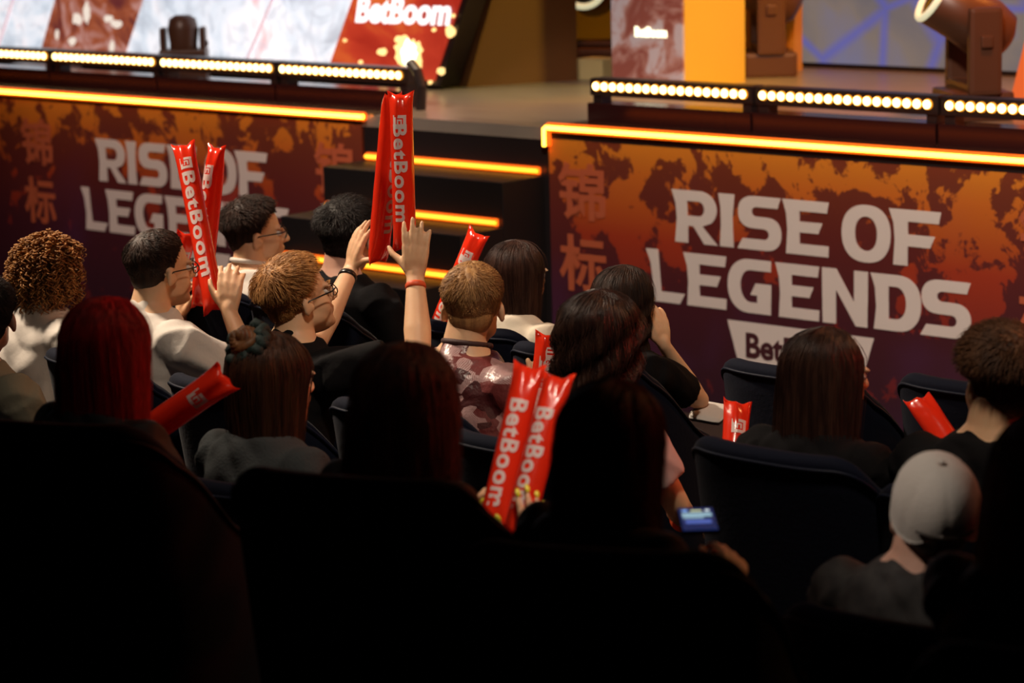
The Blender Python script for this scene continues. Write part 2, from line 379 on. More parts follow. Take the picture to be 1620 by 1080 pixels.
barL = [(-9.09, 'black bar of warm lamps next to the open stage floor, end nearest the steps'), (-10.055, 'black bar of warm lamps in front of the pale screen, second from the steps'), (-11.02, 'black bar of warm lamps below the black moving head on the left stage'), (-11.985, 'black bar of warm lamps at the left edge of the photo')]
barR = [(-6.925, 'black bar of warm lamps starting right of the open stage floor, below the printed column'), (-5.955, 'black bar of warm lamps in the middle of the right stage edge'), (-4.985, 'black bar of warm lamps at the right edge of the photo')]
first = None
for x, lb in barL+barR:
    if first is None: first = proto_bar(lb, 'bar lights along the stage edge'); o = first
    else: o = copy_tree(first); o['label'] = lb
    o.location.x = x
G().tube([(-8.575, .30, S+.24), (-8.53, .30, S+.20), (-8.50, .30, S+.12), (-8.51, .30, S+.0)], .03, 10, flat=.8).obj('end_bracket', blackm, None)
tag(bpy.data.objects['end_bracket'], 'curved black end bracket standing beside the left lamp row', 'bracket'); bpy.data.objects['end_bracket'].name = 'lamp_end_bracket'

# ------------------------------------------------------------------ screens and scenery on the stage
m = mat('screen_white', (0, 0, 0), .4, emit=(1, 1, 1), estr=1); n = NT(m)
X, Y_, Z = n.sep()
a1 = n.noise(1.7, 7, dist=1.6, rough=.6); a2 = n.noise(4.5, 5, dist=2.0, off=(3, 0, 1))
marb = n.ramp(a1, [(.30, (.30, .32, .38)), (.45, (.68, .75, .84)), (.58, (.92, .90, .94)), (.70, (.85, .50, .52))])
marb = n.mix(n.ramp(a2, [(.42, (.45, .45, .45)), (.50, (0, 0, 0))]), marb, (.50, .53, .60)); n.to(marb, 'Emission Color'); n.to(marb, 'Base Color')
n.nt.nodes['Principled BSDF'].inputs['Emission Strength'].default_value = 1.0
m2 = mat('screen_red', (0, 0, 0), .4, emit=(.75, .06, .02), estr=.9); n = NT(m2)
c = n.ramp(n.noise(2.2, 6, dist=1.2), [(.35, (.45, .025, .012)), (.55, (.62, .05, .02)), (.72, (.85, .16, .03))]); n.to(c, 'Emission Color')
m3 = mat('screen_brown', (0, 0, 0), .4, emit=(.4, .1, .04), estr=.8); n = NT(m3)
c = n.ramp(n.noise(3.4, 5, dist=2.2), [(.34, (.16, .03, .03)), (.48, (.42, .10, .04)), (.60, (.60, .30, .26)), (.70, (.80, .20, .07))]); n.to(c, 'Emission Color')
flame = mat('screen_flame', (0, 0, 0), emit=(1, .62, .22), estr=2.0); flame_hot = mat('screen_flame_hot', (0, 0, 0), emit=(1, .92, .70), estr=3)
scr_white_text = mat('screen_text', (0, 0, 0), emit=(1, .93, .93), estr=1.6)
YS = 1.12
def sp(px, py, Y=YS): p = at(px, py, Y); return (p[0], p[2])
base = S+.02
def slant(pxt, pyt, pxb, pyb, Y=YS):
    """x on the screen plane at stage height and at z=3.2 of a slanted line of the picture"""
    a = sp(pxt, pyt, Y); b = sp(pxb, pyb, Y); k = (a[0]-b[0])/(a[1]-b[1]); f = lambda z: b[0]+k*(z-b[1]); return f(base), f(3.2), f
xb, xt, fR = slant(735, 0, 690, 143)
screen = thing('led_screen', 'large left stage screen with slanted edge, pale marbled picture and red band', 'screen', (-11.5, YS, S))
def flat(loop, name, m, parent, y, ext=.004, label=None):
    me = curve_mesh(name, [[(p[0]+11.5, p[1]-S) for p in loop]], ext); me.transform(UP); o = link(name, me, m, parent, label); o.location.y = y; return o
flat([(-15.5, base), (xb, base), (xt, 3.2), (-15.5, 3.2)], 'screen_cabinet', blackm, screen, .10, .08)
b2, t2, f2 = slant(557, 0, 524, 98)
flat([(-15.4, base+.03), (b2, base+.03), (t2, 3.17), (-15.4, 3.17)], 'display_face', m, screen, .012, .004, 'pale marbled picture')
flat([(b2, base+.03), (xb-.03, base+.03), (xt-.03, 3.17), (t2, 3.17)], 'display_band', m2, screen, .012, .004, 'red band with flames')
b3, t3, f3 = slant(88, 0, 72, 60); b4, t4, f4 = slant(226, 0, 200, 85)
flat([(b3, base+.03), (b4, base+.03), (f4(1.9), 1.9), (f4(2.6), 2.6), (f3(2.6), 2.6)], 'display_figure', m3, screen, .004, .003, 'brown and orange picture of a figure')
for q in ((430, 0, 392, 92), (20, 0, -5, 80)):
    b5, t5, f5 = slant(*q); flat([(b5, base+.03), (b5+.02, base+.03), (t5+.02, 3.17), (t5, 3.17)], 'display_edge', mat('screen_pink', (0, 0, 0), emit=(.9, .62, .66), estr=.9), screen, .004, .003)
# word on the red band
a = sp(562, 36); bb = sp(710, 40); me = text_mesh('display_lettering', 'BetBoom', 1, .035, .002, fit=(bb[0]-a[0], .155)); co = get_co(me); co[:, 0] += co[:, 1]*.25; set_co(me, co); me.transform(UP)
o = link('display_lettering', me, scr_white_text, screen, 'white word BetBoom'); o.location = (a[0]+11.5, 0, a[1]-S)
def blob(cx, cy, rx, ry, seed, k=26):
    r_ = random.Random(seed); return [sp(cx+rx*math.cos(a)*(1+.35*(r_.random()-.5)), cy-ry*math.sin(a)*(1+.5*(r_.random()-.5))) for a in np.linspace(0, 2*PI, k, endpoint=False)]
flat(blob(645, 85, 22, 26, 1), 'display_flame', flame, screen, .004, .003); flat(blob(647, 84, 12, 19, 2), 'display_flame', flame_hot, screen, -.003, .003)
for i, (cx, cy, rx, ry) in enumerate(((604, 82, 7, 6), (632, 62, 9, 5), (712, 50, 8, 9), (697, 112, 6, 6), (660, 105, 7, 6), (545, 64, 2.5, 2.5), (686, 47, 3, 3), (680, 130, 3, 3), (570, 98, 3, 3), (716, 25, 3, 3))): flat(blob(cx, cy, rx, ry, 10+i, 12), 'display_spark', flame, screen, .003, .003)
for i, (cx, cy, rx, ry) in enumerate(((122, 30, 8, 9), (137, 20, 6, 16), (172, 30, 8, 6), (184, 38, 9, 6), (114, 65, 6, 7), (177, 75, 4, 10), (90, 55, 3, 8))): flat(blob(cx, cy, rx, ry, 30+i, 14), 'display_spark', mat('screen_pale', (0, 0, 0), emit=(1, .85, .72), estr=.9), screen, .003, .003)

# box return behind the screen edge, brown in the amber light
dark_wall = mat('scenery_brown', (.15, .065, .022), .45, bump=(6, .05))
xr = at(905, 137, 1.9)[0]
struct('wall_right', G().add([(xb+.02, 1.34, S), (xr, 1.95, S), (xr-.35, 1.95, S), (xb-.4, 1.34, S), (xt+.02, 1.34, 3.4), (xr, 1.95, 3.4), (xr-.35, 1.95, 3.4), (xb-.4, 1.34, 3.4)], [(0, 1, 5, 4), (1, 2, 6, 5), (2, 3, 7, 6), (3, 0, 4, 7), (4, 5, 6, 7), (3, 2, 1, 0)]), dark_wall)
# printed column
YC = 1.75
cx0 = at(970, 60, YC)[0]; cx1 = at(1083, 60, YC)[0]; dpt = .55
col_t = thing('scenery_column', 'square stage column, marbled purple front with small lit name, yellow lit side', 'column', ((cx0+cx1)/2, YC+dpt/2, S))
cw = cx1-cx0
pmc = mat('column_print_glow', (.2, .1, .1), .6, emit=(.3, .2, .2), estr=.7); n = NT(pmc)  # print with a glow added in its own colours
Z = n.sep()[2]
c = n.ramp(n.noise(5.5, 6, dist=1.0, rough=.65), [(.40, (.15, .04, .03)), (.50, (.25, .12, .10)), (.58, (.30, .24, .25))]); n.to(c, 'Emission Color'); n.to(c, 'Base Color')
G().box((0, 0, 1.0), (cw, dpt, 2.0)).obj('column_body', mat('column_side', (.62, .42, .06), .5, bump=(8, .03)), col_t)
G().box((0, -dpt/2-.008, 1.0), (cw-.004, .016, 2.0)).obj('printed_front', pmc, col_t, label='marbled purple and rust printed face')
a = at(1005, 58, YC-.02); bb = at(1055, 60, YC-.02)
me = text_mesh('lit_lettering', 'BetBoom', 1, .03, .003, fit=(bb[0]-a[0], .055)); me.transform(UP); o = link('lit_lettering', me, mat('sign_lit', (0, 0, 0), emit=(1, .95, .62), estr=2.6), col_t, 'glowing white word BetBoom'); o.location = (a[0]-col_t.location.x, -dpt/2-.022, a[2]-S)

# back screen
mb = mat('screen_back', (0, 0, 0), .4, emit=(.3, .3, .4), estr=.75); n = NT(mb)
vor = n.n('ShaderNodeTexVoronoi'); vor.feature = 'DISTANCE_TO_EDGE'; vor.inputs['Scale'].default_value = 1.9; vor.inputs['Randomness'].default_value = .9
mp = n.n('ShaderNodeMapping'); mp.inputs['Scale'].default_value = (1, 1, 1.25); mp.inputs['Rotation'].default_value = (0, .5, 0); mp.inputs['Location'].default_value = (.3, 0, .25); n.lk(n.tc, mp.inputs[0]); n.lk(mp.outputs[0], vor.inputs['Vector'])
lines = n.ramp(vor.outputs['Distance'], [(.0, (1, 1, 1)), (.075, (0, 0, 0))])
bgc = n.ramp(n.noise(1.1, 4, dist=.5), [(.35, (.17, .15, .17)), (.5, (.26, .20, .17)), (.65, (.21, .20, .32))])
Z = n.sep()[2]; haze_glow = n.ramp(n.math('ADD', Z, 1.22), [(.0, (1, 1, 1)), (.42, (0, 0, 0))])  # orange lit haze painted into the lower part of the screen emission
c = n.mix(n.math('MULTIPLY', lines, .75), bgc, (.12, .13, .55)); c = n.mix(haze_glow, c, (.50, .17, .035)); n.to(c, 'Emission Color')
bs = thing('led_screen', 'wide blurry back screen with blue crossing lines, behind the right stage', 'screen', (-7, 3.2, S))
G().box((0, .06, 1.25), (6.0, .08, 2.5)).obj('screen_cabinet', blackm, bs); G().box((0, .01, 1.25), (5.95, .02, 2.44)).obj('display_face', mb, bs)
m6 = mat('screen_orange', (0, 0, 0), .4, emit=(.9, .14, .03), estr=.9)
sd = thing('led_screen', 'slanted orange screen edge at the right border of the photo', 'screen', (0, 0, 0))
q = [at(1622, 62, 1.5), at(1600, 150, 1.5)]; kx = (q[0][0]-q[1][0])/(q[0][2]-q[1][2]); zb = S+.01; x0 = q[1][0]+kx*(zb-q[1][2])
me = curve_mesh('display_face', [[(x0, zb), (x0+2, zb), (x0+2, 3), (x0+kx*(3-zb), 3)]], .03); me.transform(UP); o = link('display_face', me, m6, sd); o.location.y = 1.53
# small glow wall behind the ring lamp
ow = G().box((-9.0, 3.0, S+1.1), (1.9, .08, 2.2)).obj('scenery_flat', mat('amber_flat', (.60, .30, .05), .6, bump=(5, .05))); tag(ow, 'plain amber lit scenery board between the dark wall and the column', 'scenery board')
pb = at(915, 126, 1.95); o = G().box((pb[0]+.06, pb[1]+.10, S+.06), (.20, .16, .12)).obj('stage_box', mat('pale_box', (.7, .6, .3), .5), bevel=.01); tag(o, 'small pale box on the stage floor at the foot of the dark wall', 'box')
pb = at(70, 68, 1.0); o = G().box((pb[0], 1.0, S+.02), (.42, .25, .04)).obj('stage_tray', mat('pale_tray', (.75, .70, .66), .5), bevel=.01); tag(o, 'flat pale tray lying on the left stage before the screen', 'tray')

# ------------------------------------------------------------------ moving head lamps
ringm = mat('lens_ring', (.6, .6, .5), .3, emit=(.75, .72, .45), estr=.75)
glass_d = mat('lens_glass', (.02, .015, .01), .08)
mh_black = mat('moving_head_black', (.085, .034, .018), .40)
def moving_head(loc, az, tilt, s, label, ring=True, group=None, tall=0.):
    t = thing('moving_head_light', label, 'stage light', loc, az, group); t.scale = (s, s, s)
    G().box((0, 0, .06+tall/2), (.34+tall*.3, .26, .12+tall)).obj('lamp_base', mh_black, t, bevel=.02)
    y = G().box((-.165, 0, .29), (.05, .14, .36)).box((.165, 0, .29), (.05, .14, .36)).box((0, 0, .135), (.34, .14, .04)).obj('yoke', mh_black, t, bevel=.02)
    h = G().tube([(0, -.20, 0), (0, -.19, 0), (0, -.06, 0), (0, .05, 0), (0, .14, 0), (0, .17, 0)], [.10, .115, .115, .13, .11, .06], 24, up=(0, 0, 1)).obj('lamp_head', mh_black, t, smooth=True)
    h.location = (0, 0, .40); h.rotation_euler = (-tilt, 0, 0)
    if ring: G().tube([(math.cos(a)*.103, -.206, math.sin(a)*.103) for a in np.linspace(0, 2*PI, 33)], .015, 8).obj('lens_ring', ringm, h, True)
    G().ell((0, -.198, 0), (.088, .016, .088)).obj('lens', glass_d, h, True)
    G().box((.195, 0, .33), (.02, .05, .05)).obj('tilt_knob', mh_black, t, bevel=.008)
    return t
p = at(290, 60, .75); moving_head((p[0], .75, S), .72, -1.52, .70, 'black domed moving head lamp standing before the pale left screen', False, tall=.17)
p = at(1522, 60, 1.3); moving_head((p[0]+.06, 1.3, S), -.75, .55, 1.12, 'black moving head lamp with pale ring, right of the other on the right stage')
p = at(1196, 60, 2.72); moving_head((p[0]+.08, 2.72, S), -.85, .5, 1.15, 'black moving head lamp with pale ring, half hidden beside the yellow column side')
p = at(937, 50, 2.45); moving_head((p[0], 2.45, S), .5, .15, 1.2, 'amber lit moving head lamp between dark wall and printed column')



# ------------------------------------------------------------------ tub chairs in navy velvet
def chair_surface(u, v, off):
    """u -1..1 round the shell, v 0..1 bottom to top, off = distance outwards"""
    a = u*math.radians(128); hx, hy = .228, .232; p = 2/3.2
    c_, s_ = -math.cos(a), math.sin(a)
    x = hx*math.copysign(abs(s_)**p, s_); y = hy*math.copysign(abs(c_)**p, c_)
    nx, ny = s_/hx, c_/hy; l = math.hypot(nx, ny); x += nx/l*off; y += ny/l*off
    au = abs(u)
    t1 = min(1, max(0, (au-.22)/.24)); t2 = min(1, max(0, (au-.40)/.52)); t2 = t2*t2*(3-2*t2); top = 1.06-.055*t1**2.2-.345*t2
    z = .40+(top-.40)*v
    lean = max(0, z-.5)*.16*(1 if au < .42 else max(0, 1-(au-.42)/.3))
    return np.array([x*(1+.06*(z-.45)), y-lean, z])
def make_chair(label, group):
    t = thing('velvet_chair', label, 'chair', (0, 0, 0), 0, group)
    NU, NV = 56, 16; th = .028; V = []; F = []
    prof = [(0, i/NV) for i in range(NV)]
    # closed cross-section: outer face up, rounded top, inner face down
    sec = [(th, i/10*.97) for i in range(11)]+[(th*.8, .985), (th*.35, .998), (0, 1.0), (-th*.35, .998), (-th*.8, .985)]+[(-th, .97*(1-i/10)) for i in range(11)]
    k = len(sec)
    for i in range(NU+1):
        u = -1+2*i/NU; e = 1.0
        for off, v in sec: V.append(chair_surface(u, v, off))
    for i in range(NU):
        for j in range(k): a = i*k+j; b = i*k+(j+1) % k; F.append((a, a+k, b+k, b))
    F.append(tuple(range(k))); F.append(tuple(NU*k+j for j in range(k))[::-1])
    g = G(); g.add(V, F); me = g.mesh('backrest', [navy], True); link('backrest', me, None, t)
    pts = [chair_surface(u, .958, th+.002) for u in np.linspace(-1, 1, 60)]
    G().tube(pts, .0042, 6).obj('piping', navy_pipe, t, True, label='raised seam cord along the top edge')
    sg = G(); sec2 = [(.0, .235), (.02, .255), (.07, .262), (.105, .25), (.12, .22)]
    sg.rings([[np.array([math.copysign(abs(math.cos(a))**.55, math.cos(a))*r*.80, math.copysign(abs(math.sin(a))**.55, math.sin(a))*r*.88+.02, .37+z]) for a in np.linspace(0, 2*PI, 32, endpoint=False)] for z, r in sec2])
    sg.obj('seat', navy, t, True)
    for sx in (-1, 1):
        for sy in (-1, 1): G().tube([(sx*.18, sy*.17+.02, .39), (sx*.225, sy*.215+.02, 0)], [.018, .011], 10).obj('leg', wood_leg, t, True)
    return t
CH = {}
def chair(x, y, rz, label, group, fl=0., s=1.0):
    if 'c' not in CH: CH['c'] = make_chair(label, group); o = CH['c']
    else: o = copy_tree(CH['c']); o['label'] = label; o['group'] = group
    o.location = (x, y, fl); o.rotation_euler.z = rz; o.scale = (s, s, s); return o

# ------------------------------------------------------------------ people
def unit(v): v = np.array(v, float); return v/(np.linalg.norm(v)+1e-9)
def rotz(a): c_, s_ = math.cos(a), math.sin(a); return np.array([[c_, -s_, 0], [s_, c_, 0], [0, 0, 1]])
def rotx(a): c_, s_ = math.cos(a), math.sin(a); return np.array([[1, 0, 0], [0, c_, -s_], [0, s_, c_]])
def roty(a): c_, s_ = math.cos(a), math.sin(a); return np.array([[c_, 0, s_], [0, 1, 0], [-s_, 0, c_]])
def rotax(ax, a): return np.array(Matrix.Rotation(a, 3, Vector(ax)))
def ik(Sh, W, a, b, hint):
    d = W-Sh; L = np.linalg.norm(d)
    if L > (a+b)*.985: k = L/((a+b)*.985); a *= k; b *= k
    u = d/L; x = (a*a-b*b+L*L)/(2*L); h = math.sqrt(max(a*a-x*x, 1e-6)); hv = np.array(hint, float); hv = unit(hv-u*(hv@u)); return Sh+u*x+hv*h
def hand(g, wr, d, n, side, curl=.5, spread=.10, s=1., thumb=(.9, .35)):
    """palm, five fingers; d along the fingers, n the way the palm faces; side +1 puts the thumb at cross(n,d). returns fingertips"""
    d = unit(d); n = unit(np.array(n, float)-d*(np.array(n, float)@d)); t = np.cross(n, d)*side
    wr = np.array(wr, float); tips = []
    for k, (off, ln, pl) in enumerate(((.033, .088, .072), (.011, .092, .080), (-.011, .088, .074), (-.031, .082, .058))):
        b0 = wr+t*off*.55*s+d*.008*s; kn = wr+d*ln*s+t*off*s
        g.tube([b0, (b0+kn)/2-n*.003*s, kn], [.0135*s, .0140*s, .0115*s], 10, round_ends=True)
        f = unit(d+t*spread*(off/.033)); p = kn; pts = [p]; c_ = curl if not hasattr(curl, '__len__') else curl[k]
        ang = 0
        for q, fr in enumerate((.46, .31, .23)):
            ang += c_*(.55, .75, .5)[q]; dv = f*math.cos(ang)+n*math.sin(ang); p = p+dv*pl*fr*s; pts.append(p)
        g.tube(pts, [.0100*s, .0092*s, .0085*s, .0072*s], 10, round_ends=True); tips.append((pts[-1], unit(pts[-1]-pts[-2]), -n))
    g.ell(wr+d*.048*s, (.036*s, .046*s, .013*s), np.column_stack([t, d, n]))
    b0 = wr+t*.022*s+d*.020*s; m1 = b0+(t*.62+d*.62+n*.25)*.042*s; m2 = m1+unit(t*thumb[1]+d*thumb[0]+n*.25)*.034*s; m3 = m2+unit(t*thumb[1]*.5+d*thumb[0]+n*.35)*.027*s
    g.tube([b0, m1, m2, m3], [.0150*s, .0130*s, .0102*s, .0080*s], 10, round_ends=True); tips.append((m3, unit(m3-m2), -n))
    return tips
HC = np.array([0, -.012, .036]); HR = np.array([.0765, .097, .084])
def head_pieces(g):
    g.ell(HC, HR, None, 28, 18)
    g.ell(OCC[0], OCC[1], None, 24, 16)
    g.ell((0, .030, -.028), (.058, .062, .082), None, 24, 16)
    g.ell((0, .048, -.078), (.040, .040, .034)); g.ell((0, .075, -.094), (.020, .018, .016))
    for s in (-1, 1):
        g.ell((s*.040, .044, -.034), (.018, .034, .036)); g.ell((s*.041, .024, -.056), (.018, .040, .028)); g.ell((s*.032, .083, .022), (.026, .010, .008))
        g.ell((s*.079, -.008, -.008), (.0085, .017, .030), rotz(s*.45) @ rotx(-.15), 14, 10); g.ell((s*.074, .004, -.014), (.010, .012, .016))
    g.tube([(0, .086, .020), (0, .098, .0), (0, .108, -.024)], [.009, .0105, .0125], 10, round_ends=True); 
    for s in (-1, 1): g.ell((s*.011, .098, -.028), (.009, .010, .008))
    g.ell((0, .088, -.052), (.022, .010, .006)); g.ell((0, .085, -.063), (.020, .010, .007))
    g.ell((0, .040, -.100), (.030, .045, .014))

def hair_mat(name, c1, c2, rough=.55):
    if name in MATS: return MATS[name]
    m = mat(name, c1, rough, spec=.35); nt = NT(m)
    s = nt.noise(60, 3, stretch=(1, 1, .12)); nt.to(nt.mix(nt.ramp(s, [(.4, (0, 0, 0)), (.62, (1, 1, 1))]), c1, c2), 'Base Color'); return m
def strands(P, rad, taper=.35):
    """P (n, k, 3) strands -> three-sided tubes"""
    P = np.asarray(P, float); n, k, _ = P.shape; T = np.gradient(P, axis=1); T /= np.linalg.norm(T, axis=2, keepdims=True)+1e-9
    ref = np.array([.31, .17, .93]); A = np.cross(T, ref); A /= np.linalg.norm(A, axis=2, keepdims=True)+1e-9; B = np.cross(T, A)
    r = np.asarray(rad)*(1-(1-taper)*np.linspace(0, 1, k)**2); r = r[None, :, None]
    V = np.stack([P+r*(math.cos(a)*A+math.sin(a)*B) for a in (0, 2*PI/3, 4*PI/3)], axis=2).reshape(-1, 3)
    i = np.arange(n)[:, None, None]*k*3; j = np.arange(k-1)[None, :, None]*3; s = np.arange(3)[None, None, :]; s2 = (s+1) % 3
    F = np.stack([i+j+s, i+j+s2, i+j+3+s2, i+j+3+s], axis=-1).reshape(-1, 4); return V, F
def join(parts):
    V = []; F = []; b = 0
    for v, f in parts: V.append(v); F.append(f+b); b += len(v)
    return np.concatenate(V), np.concatenate(F)
def grid_closed(outer, inner):
    """outer, inner arrays (a, b, 3) -> closed shell of quads"""
    a, b, _ = outer.shape; V = np.concatenate([outer.reshape(-1, 3), inner.reshape(-1, 3)]); o = a*b; F = []
    I, J = np.meshgrid(np.arange(a-1), np.arange(b-1), indexing='ij'); q = (I*b+J).ravel()
    F.append(np.stack([q, q+1, q+b+1, q+b], 1)); F.append(np.stack([q+b, q+b+1, q+1, q], 1)+o)
    for idx in (np.arange(b), (a-1)*b+np.arange(b), np.arange(a)*b, np.arange(a)*b+b-1): F.append(np.stack([idx[:-1], idx[1:], idx[1:]+o, idx[:-1]+o], 1))
    return V, np.concatenate(F)
SK0 = np.array([0, -.012, .010]); OCC = (np.array([0, -.047, -.006]), np.array([.060, .050, .062]))
def skull(d, grow=0.):
    """point of the skull in direction d from its middle"""
    best = None
    for c, r in ((HC, HR), OCC):
        r = r+grow; o = (SK0-c)/r; q = d/r; a = (q*q).sum(-1); b = (q*o).sum(-1); cc = (o*o).sum()-1; disc = b*b-a*cc
        t = np.where(disc > 0, (-b+np.sqrt(np.maximum(disc, 0)))/a, 0); best = t if best is None else np.maximum(best, t)
    return SK0+d*best[..., None]
def hairline(p):
    """how far a scalp point lies inside the hair region (>0 = hair)"""
    x, y, z = p[..., 0], p[..., 1], p[..., 2]
    line = np.where(y > .045, .078, np.where(y > .012, .035+(y-.012)*1.3, np.where(y > -.022, .016-.3*np.clip(.012-y, 0, .03), -.030-np.clip(-.022-y, 0, .05)*.75)))
    return z-line
def short_hair(top=.022, side=.006, L=.034, n=8500, fwd=1., mess=.3, rad=.0010, quiff=0.):
    d = rng.normal(size=(n*3, 3)); d /= np.linalg.norm(d, axis=1)[:, None]
    p = skull(d); k = (hairline(p) > 0) & (p[:, 2] > -.075); d = d[k][:n]; p = p[k][:n]
    hgt = np.clip((p[:, 2]-.015)/.07, 0, 1); hgt = hgt*hgt*(3-2*hgt)
    edge = np.clip(hairline(p)/.05, .15, 1)
    th = (side+(top-side)*hgt)*edge; ln = L*(.22+.78*hgt)*(.7+.6*rng.random(len(p)))*np.clip(edge*1.5, 0, 1)
    N = d/np.array([.0765, .097, .084]); N /= np.linalg.norm(N, axis=1)[:, None]
    crown = np.array([.01, -.065, .105]); fl = p-crown
    fl = np.where((p[:, 1] > -.05)[:, None], fl*.6+np.array([.25, fwd, 0])*.06*hgt[:, None], fl); fl[:, 2] -= .03*(1-hgt)
    clump = np.sin(p[:, 0]*140+np.sin(p[:, 1]*90)*2)*.02*mess; fl[:, 0] += clump
    fl += rng.normal(size=fl.shape)*mess*.04; fl -= N*(fl*N).sum(1)[:, None]; fl /= np.linalg.norm(fl, axis=1)[:, None]+1e-9
    q = quiff*np.clip(p[:, 1]/.08, 0, 1)*hgt+rng.random(len(p))*.35*mess
    S_ = [p+N*(th*.45)[:, None]]
    for j, (a, b) in enumerate(((.8, .45), (1., .18), (.9, -.25))): S_.append(S_[-1]+(fl*a+N*(b+q[:, None]))*(ln/3)[:, None])
    Vs = strands(np.stack(S_, 1), rad)
    # scalp cap under the strands
    U, Vv = np.meshgrid(np.linspace(0, 2*PI, 65), np.linspace(-PI/2+.02, PI/2-.01, 49)); D = np.stack([np.cos(Vv)*np.cos(U), np.cos(Vv)*np.sin(U), np.sin(Vv)], -1); Pp = skull(D)
    hl = hairline(Pp); m = np.clip(hl/.010, -1, 1); m = np.where(Pp[..., 2] < -.075, -1, m); hg = np.clip((Pp[..., 2]-.015)/.07, 0, 1); off = np.where(m > 0, (side*.4+(top*.75-side*.4)*hg)*np.clip(hl/.04, 0, 1)+.0012, -.010)
    off = off+(.0016*np.sin(U*17+Vv*9)+.0012*np.sin(U*31-Vv*23))*(m > 0)*hg
    return join([grid_closed(Pp+D*off[..., None], SK0+(Pp-SK0)*.7), Vs])
def long_hair(end=-.30, w_end=.125, d_end=.075, yc=-.055, vol=.018, n=3000, wave=0., freq=9., face=.95, part=0., rad=.0013, flick=.0, curl=0):
    """long hair: u round the back (0 = nape), t from crown to tips"""
    def surf(u, t, off=0.):
        u = np.asarray(u, float); t = np.asarray(t, float)
        tt = np.clip(t/.36, 0, 1); el = PI/2*(1-tt)*1.0   # elevation over the cap
        low = np.clip((t-.36)/.64, 0, 1)
        rng_u = PI-(face*np.clip(t/.20, 0, 1)**.8)        # opening for the face
        a = u*rng_u-PI/2
        x = HC[0]+(HR[0]+vol+off)*np.cos(el)*np.cos(a)
        y = HC[1]+(HR[1]+vol*.8+off)*np.cos(el)*np.sin(a); z = HC[2]+(HR[2]+vol*.8+off)*np.sin(el)
        e = low**.75
        kx = 1+(w_end/(HR[0]+vol)-1)*e; ky = 1+(d_end/(HR[1]+vol)-1)*e
        x = x*kx; y = HC[1]+(y-HC[1])*ky+(yc-HC[1])*e+ flick*np.maximum(0, low-.6)*-1
        z = z+(end-HC[2])*low*(1.-.05*np.cos(u*2.2)) 
        if wave:
            lw = np.clip((t-.15)/.85, 0, 1); y = y+wave*.8*np.sin(freq*lw*2+u*9)*lw; x = x+wave*np.sin(freq*lw*2.3+u*13)*lw; z = z+wave*.5*np.sin(u*17+lw*freq)*lw
        return np.stack([x, y, z], -1)
    U, T = np.meshgrid(np.linspace(-1, 1, 61), np.linspace(0.0, 1, 41), indexing='ij')
    bump = .0022*np.sin(U*47)*np.clip(T*3, 0, 1)+.003*np.sin(U*19+1.3)*np.clip(T*2, 0, 1)
    outer = surf(U, T, -.004+bump); inner = outer.copy(); c = np.array([0, -.03, 0]); inner[..., 0] *= .72; inner[..., 1] = -.04+(inner[..., 1]+.04)*.62; inner[..., 2] -= .012*(1-T)
    parts = [grid_closed(outer, inner)]
    K = 15; u0 = rng.uniform(-1, 1, n); tend = rng.uniform(.80, 1.06, n); t0 = rng.uniform(0, .25, n)
    tt = t0[:, None]+(tend-t0)[:, None]*np.linspace(0, 1, K)[None]; uu = u0[:, None]+.018*np.sin(rng.uniform(0, 6, n)[:, None]+tt*rng.uniform(3, 8, n)[:, None])
    parts.append(strands(surf(np.clip(uu, -1.02, 1.02), tt, (.0015+.004*rng.random(n)**2)[:, None]*np.ones(K)), rad))
    # loose flyaways
    nf = n//12; u0 = rng.uniform(-1, 1, nf); tt = np.linspace(0, 1, K)[None]*rng.uniform(.5, 1.1, nf)[:, None]; off = rng.uniform(.004, .016, nf)[:, None]*np.sin(np.linspace(0, PI, K))[None]
    parts.append(strands(surf(u0[:, None]+.05*tt*rng.normal(size=nf)[:, None], tt, off), rad*.55))
    return join(parts)
def curly_hair(n=700, R=.036, end=-.10):
    parts = []
    U, Vv = np.meshgrid(np.linspace(0, 2*PI, 49), np.linspace(-PI/2+.02, PI/2-.01, 33)); D = np.stack([np.cos(Vv)*np.cos(U), np.cos(Vv)*np.sin(U), np.sin(Vv)], -1)
    Pp = HC+np.array([0, -.01, -.012])+D*(HR+np.array([.016, .014, .022])); off = np.where((D[..., 1] > .3) & (Pp[..., 2] < .07), -.035, .004*np.sin(U*13)*np.sin(Vv*11)); parts.append(grid_closed(Pp+D*off[..., None], HC+D*HR*.6))
    K = 42; d = rng.normal(size=(n*3, 3)); d /= np.linalg.norm(d, axis=1)[:, None]; k = ~((d[:, 1] > .35) & (d[:, 2] < .5)); k &= d[:, 2] > -.75; d = d[k][:n]; n = len(d)
    root = HC+np.array([0, -.01, -.012])+d*(HR+.016); s = np.linspace(0, 1, K)[None, :, None]
    out = d[:, None, :]*(.030*np.sin(np.clip(s*1.5, 0, 1)*PI/2)*(.6+.8*rng.random((n, 1, 1)))); drop = np.zeros((n, K, 3)); drop[..., 2] = -(s[..., 0]**1.4)*rng.uniform(.035, .085, (n, 1)); ax = root[:, None]+out+drop
    ph = rng.uniform(0, 6.3, (n, 1)); tw = rng.uniform(2.2, 4.0, (n, 1))*2*PI*rng.choice([-1, 1], (n, 1)); r = rng.uniform(.006, .0105, (n, 1))*np.clip(s[0, :, 0]*4, 0, 1)
    A = np.cross(d, [0, .1, 1]); A /= np.linalg.norm(A, axis=1)[:, None]+1e-6; a = ph+tw*s[..., 0]
    hor = np.stack([np.cos(a), np.sin(a), np.zeros_like(a)], -1)*r[..., None]; mixv = A[:, None]*(np.cos(a)*r)[..., None]*.4
    parts.append(strands(ax+hor+mixv, .0029, .5)); return join(parts)

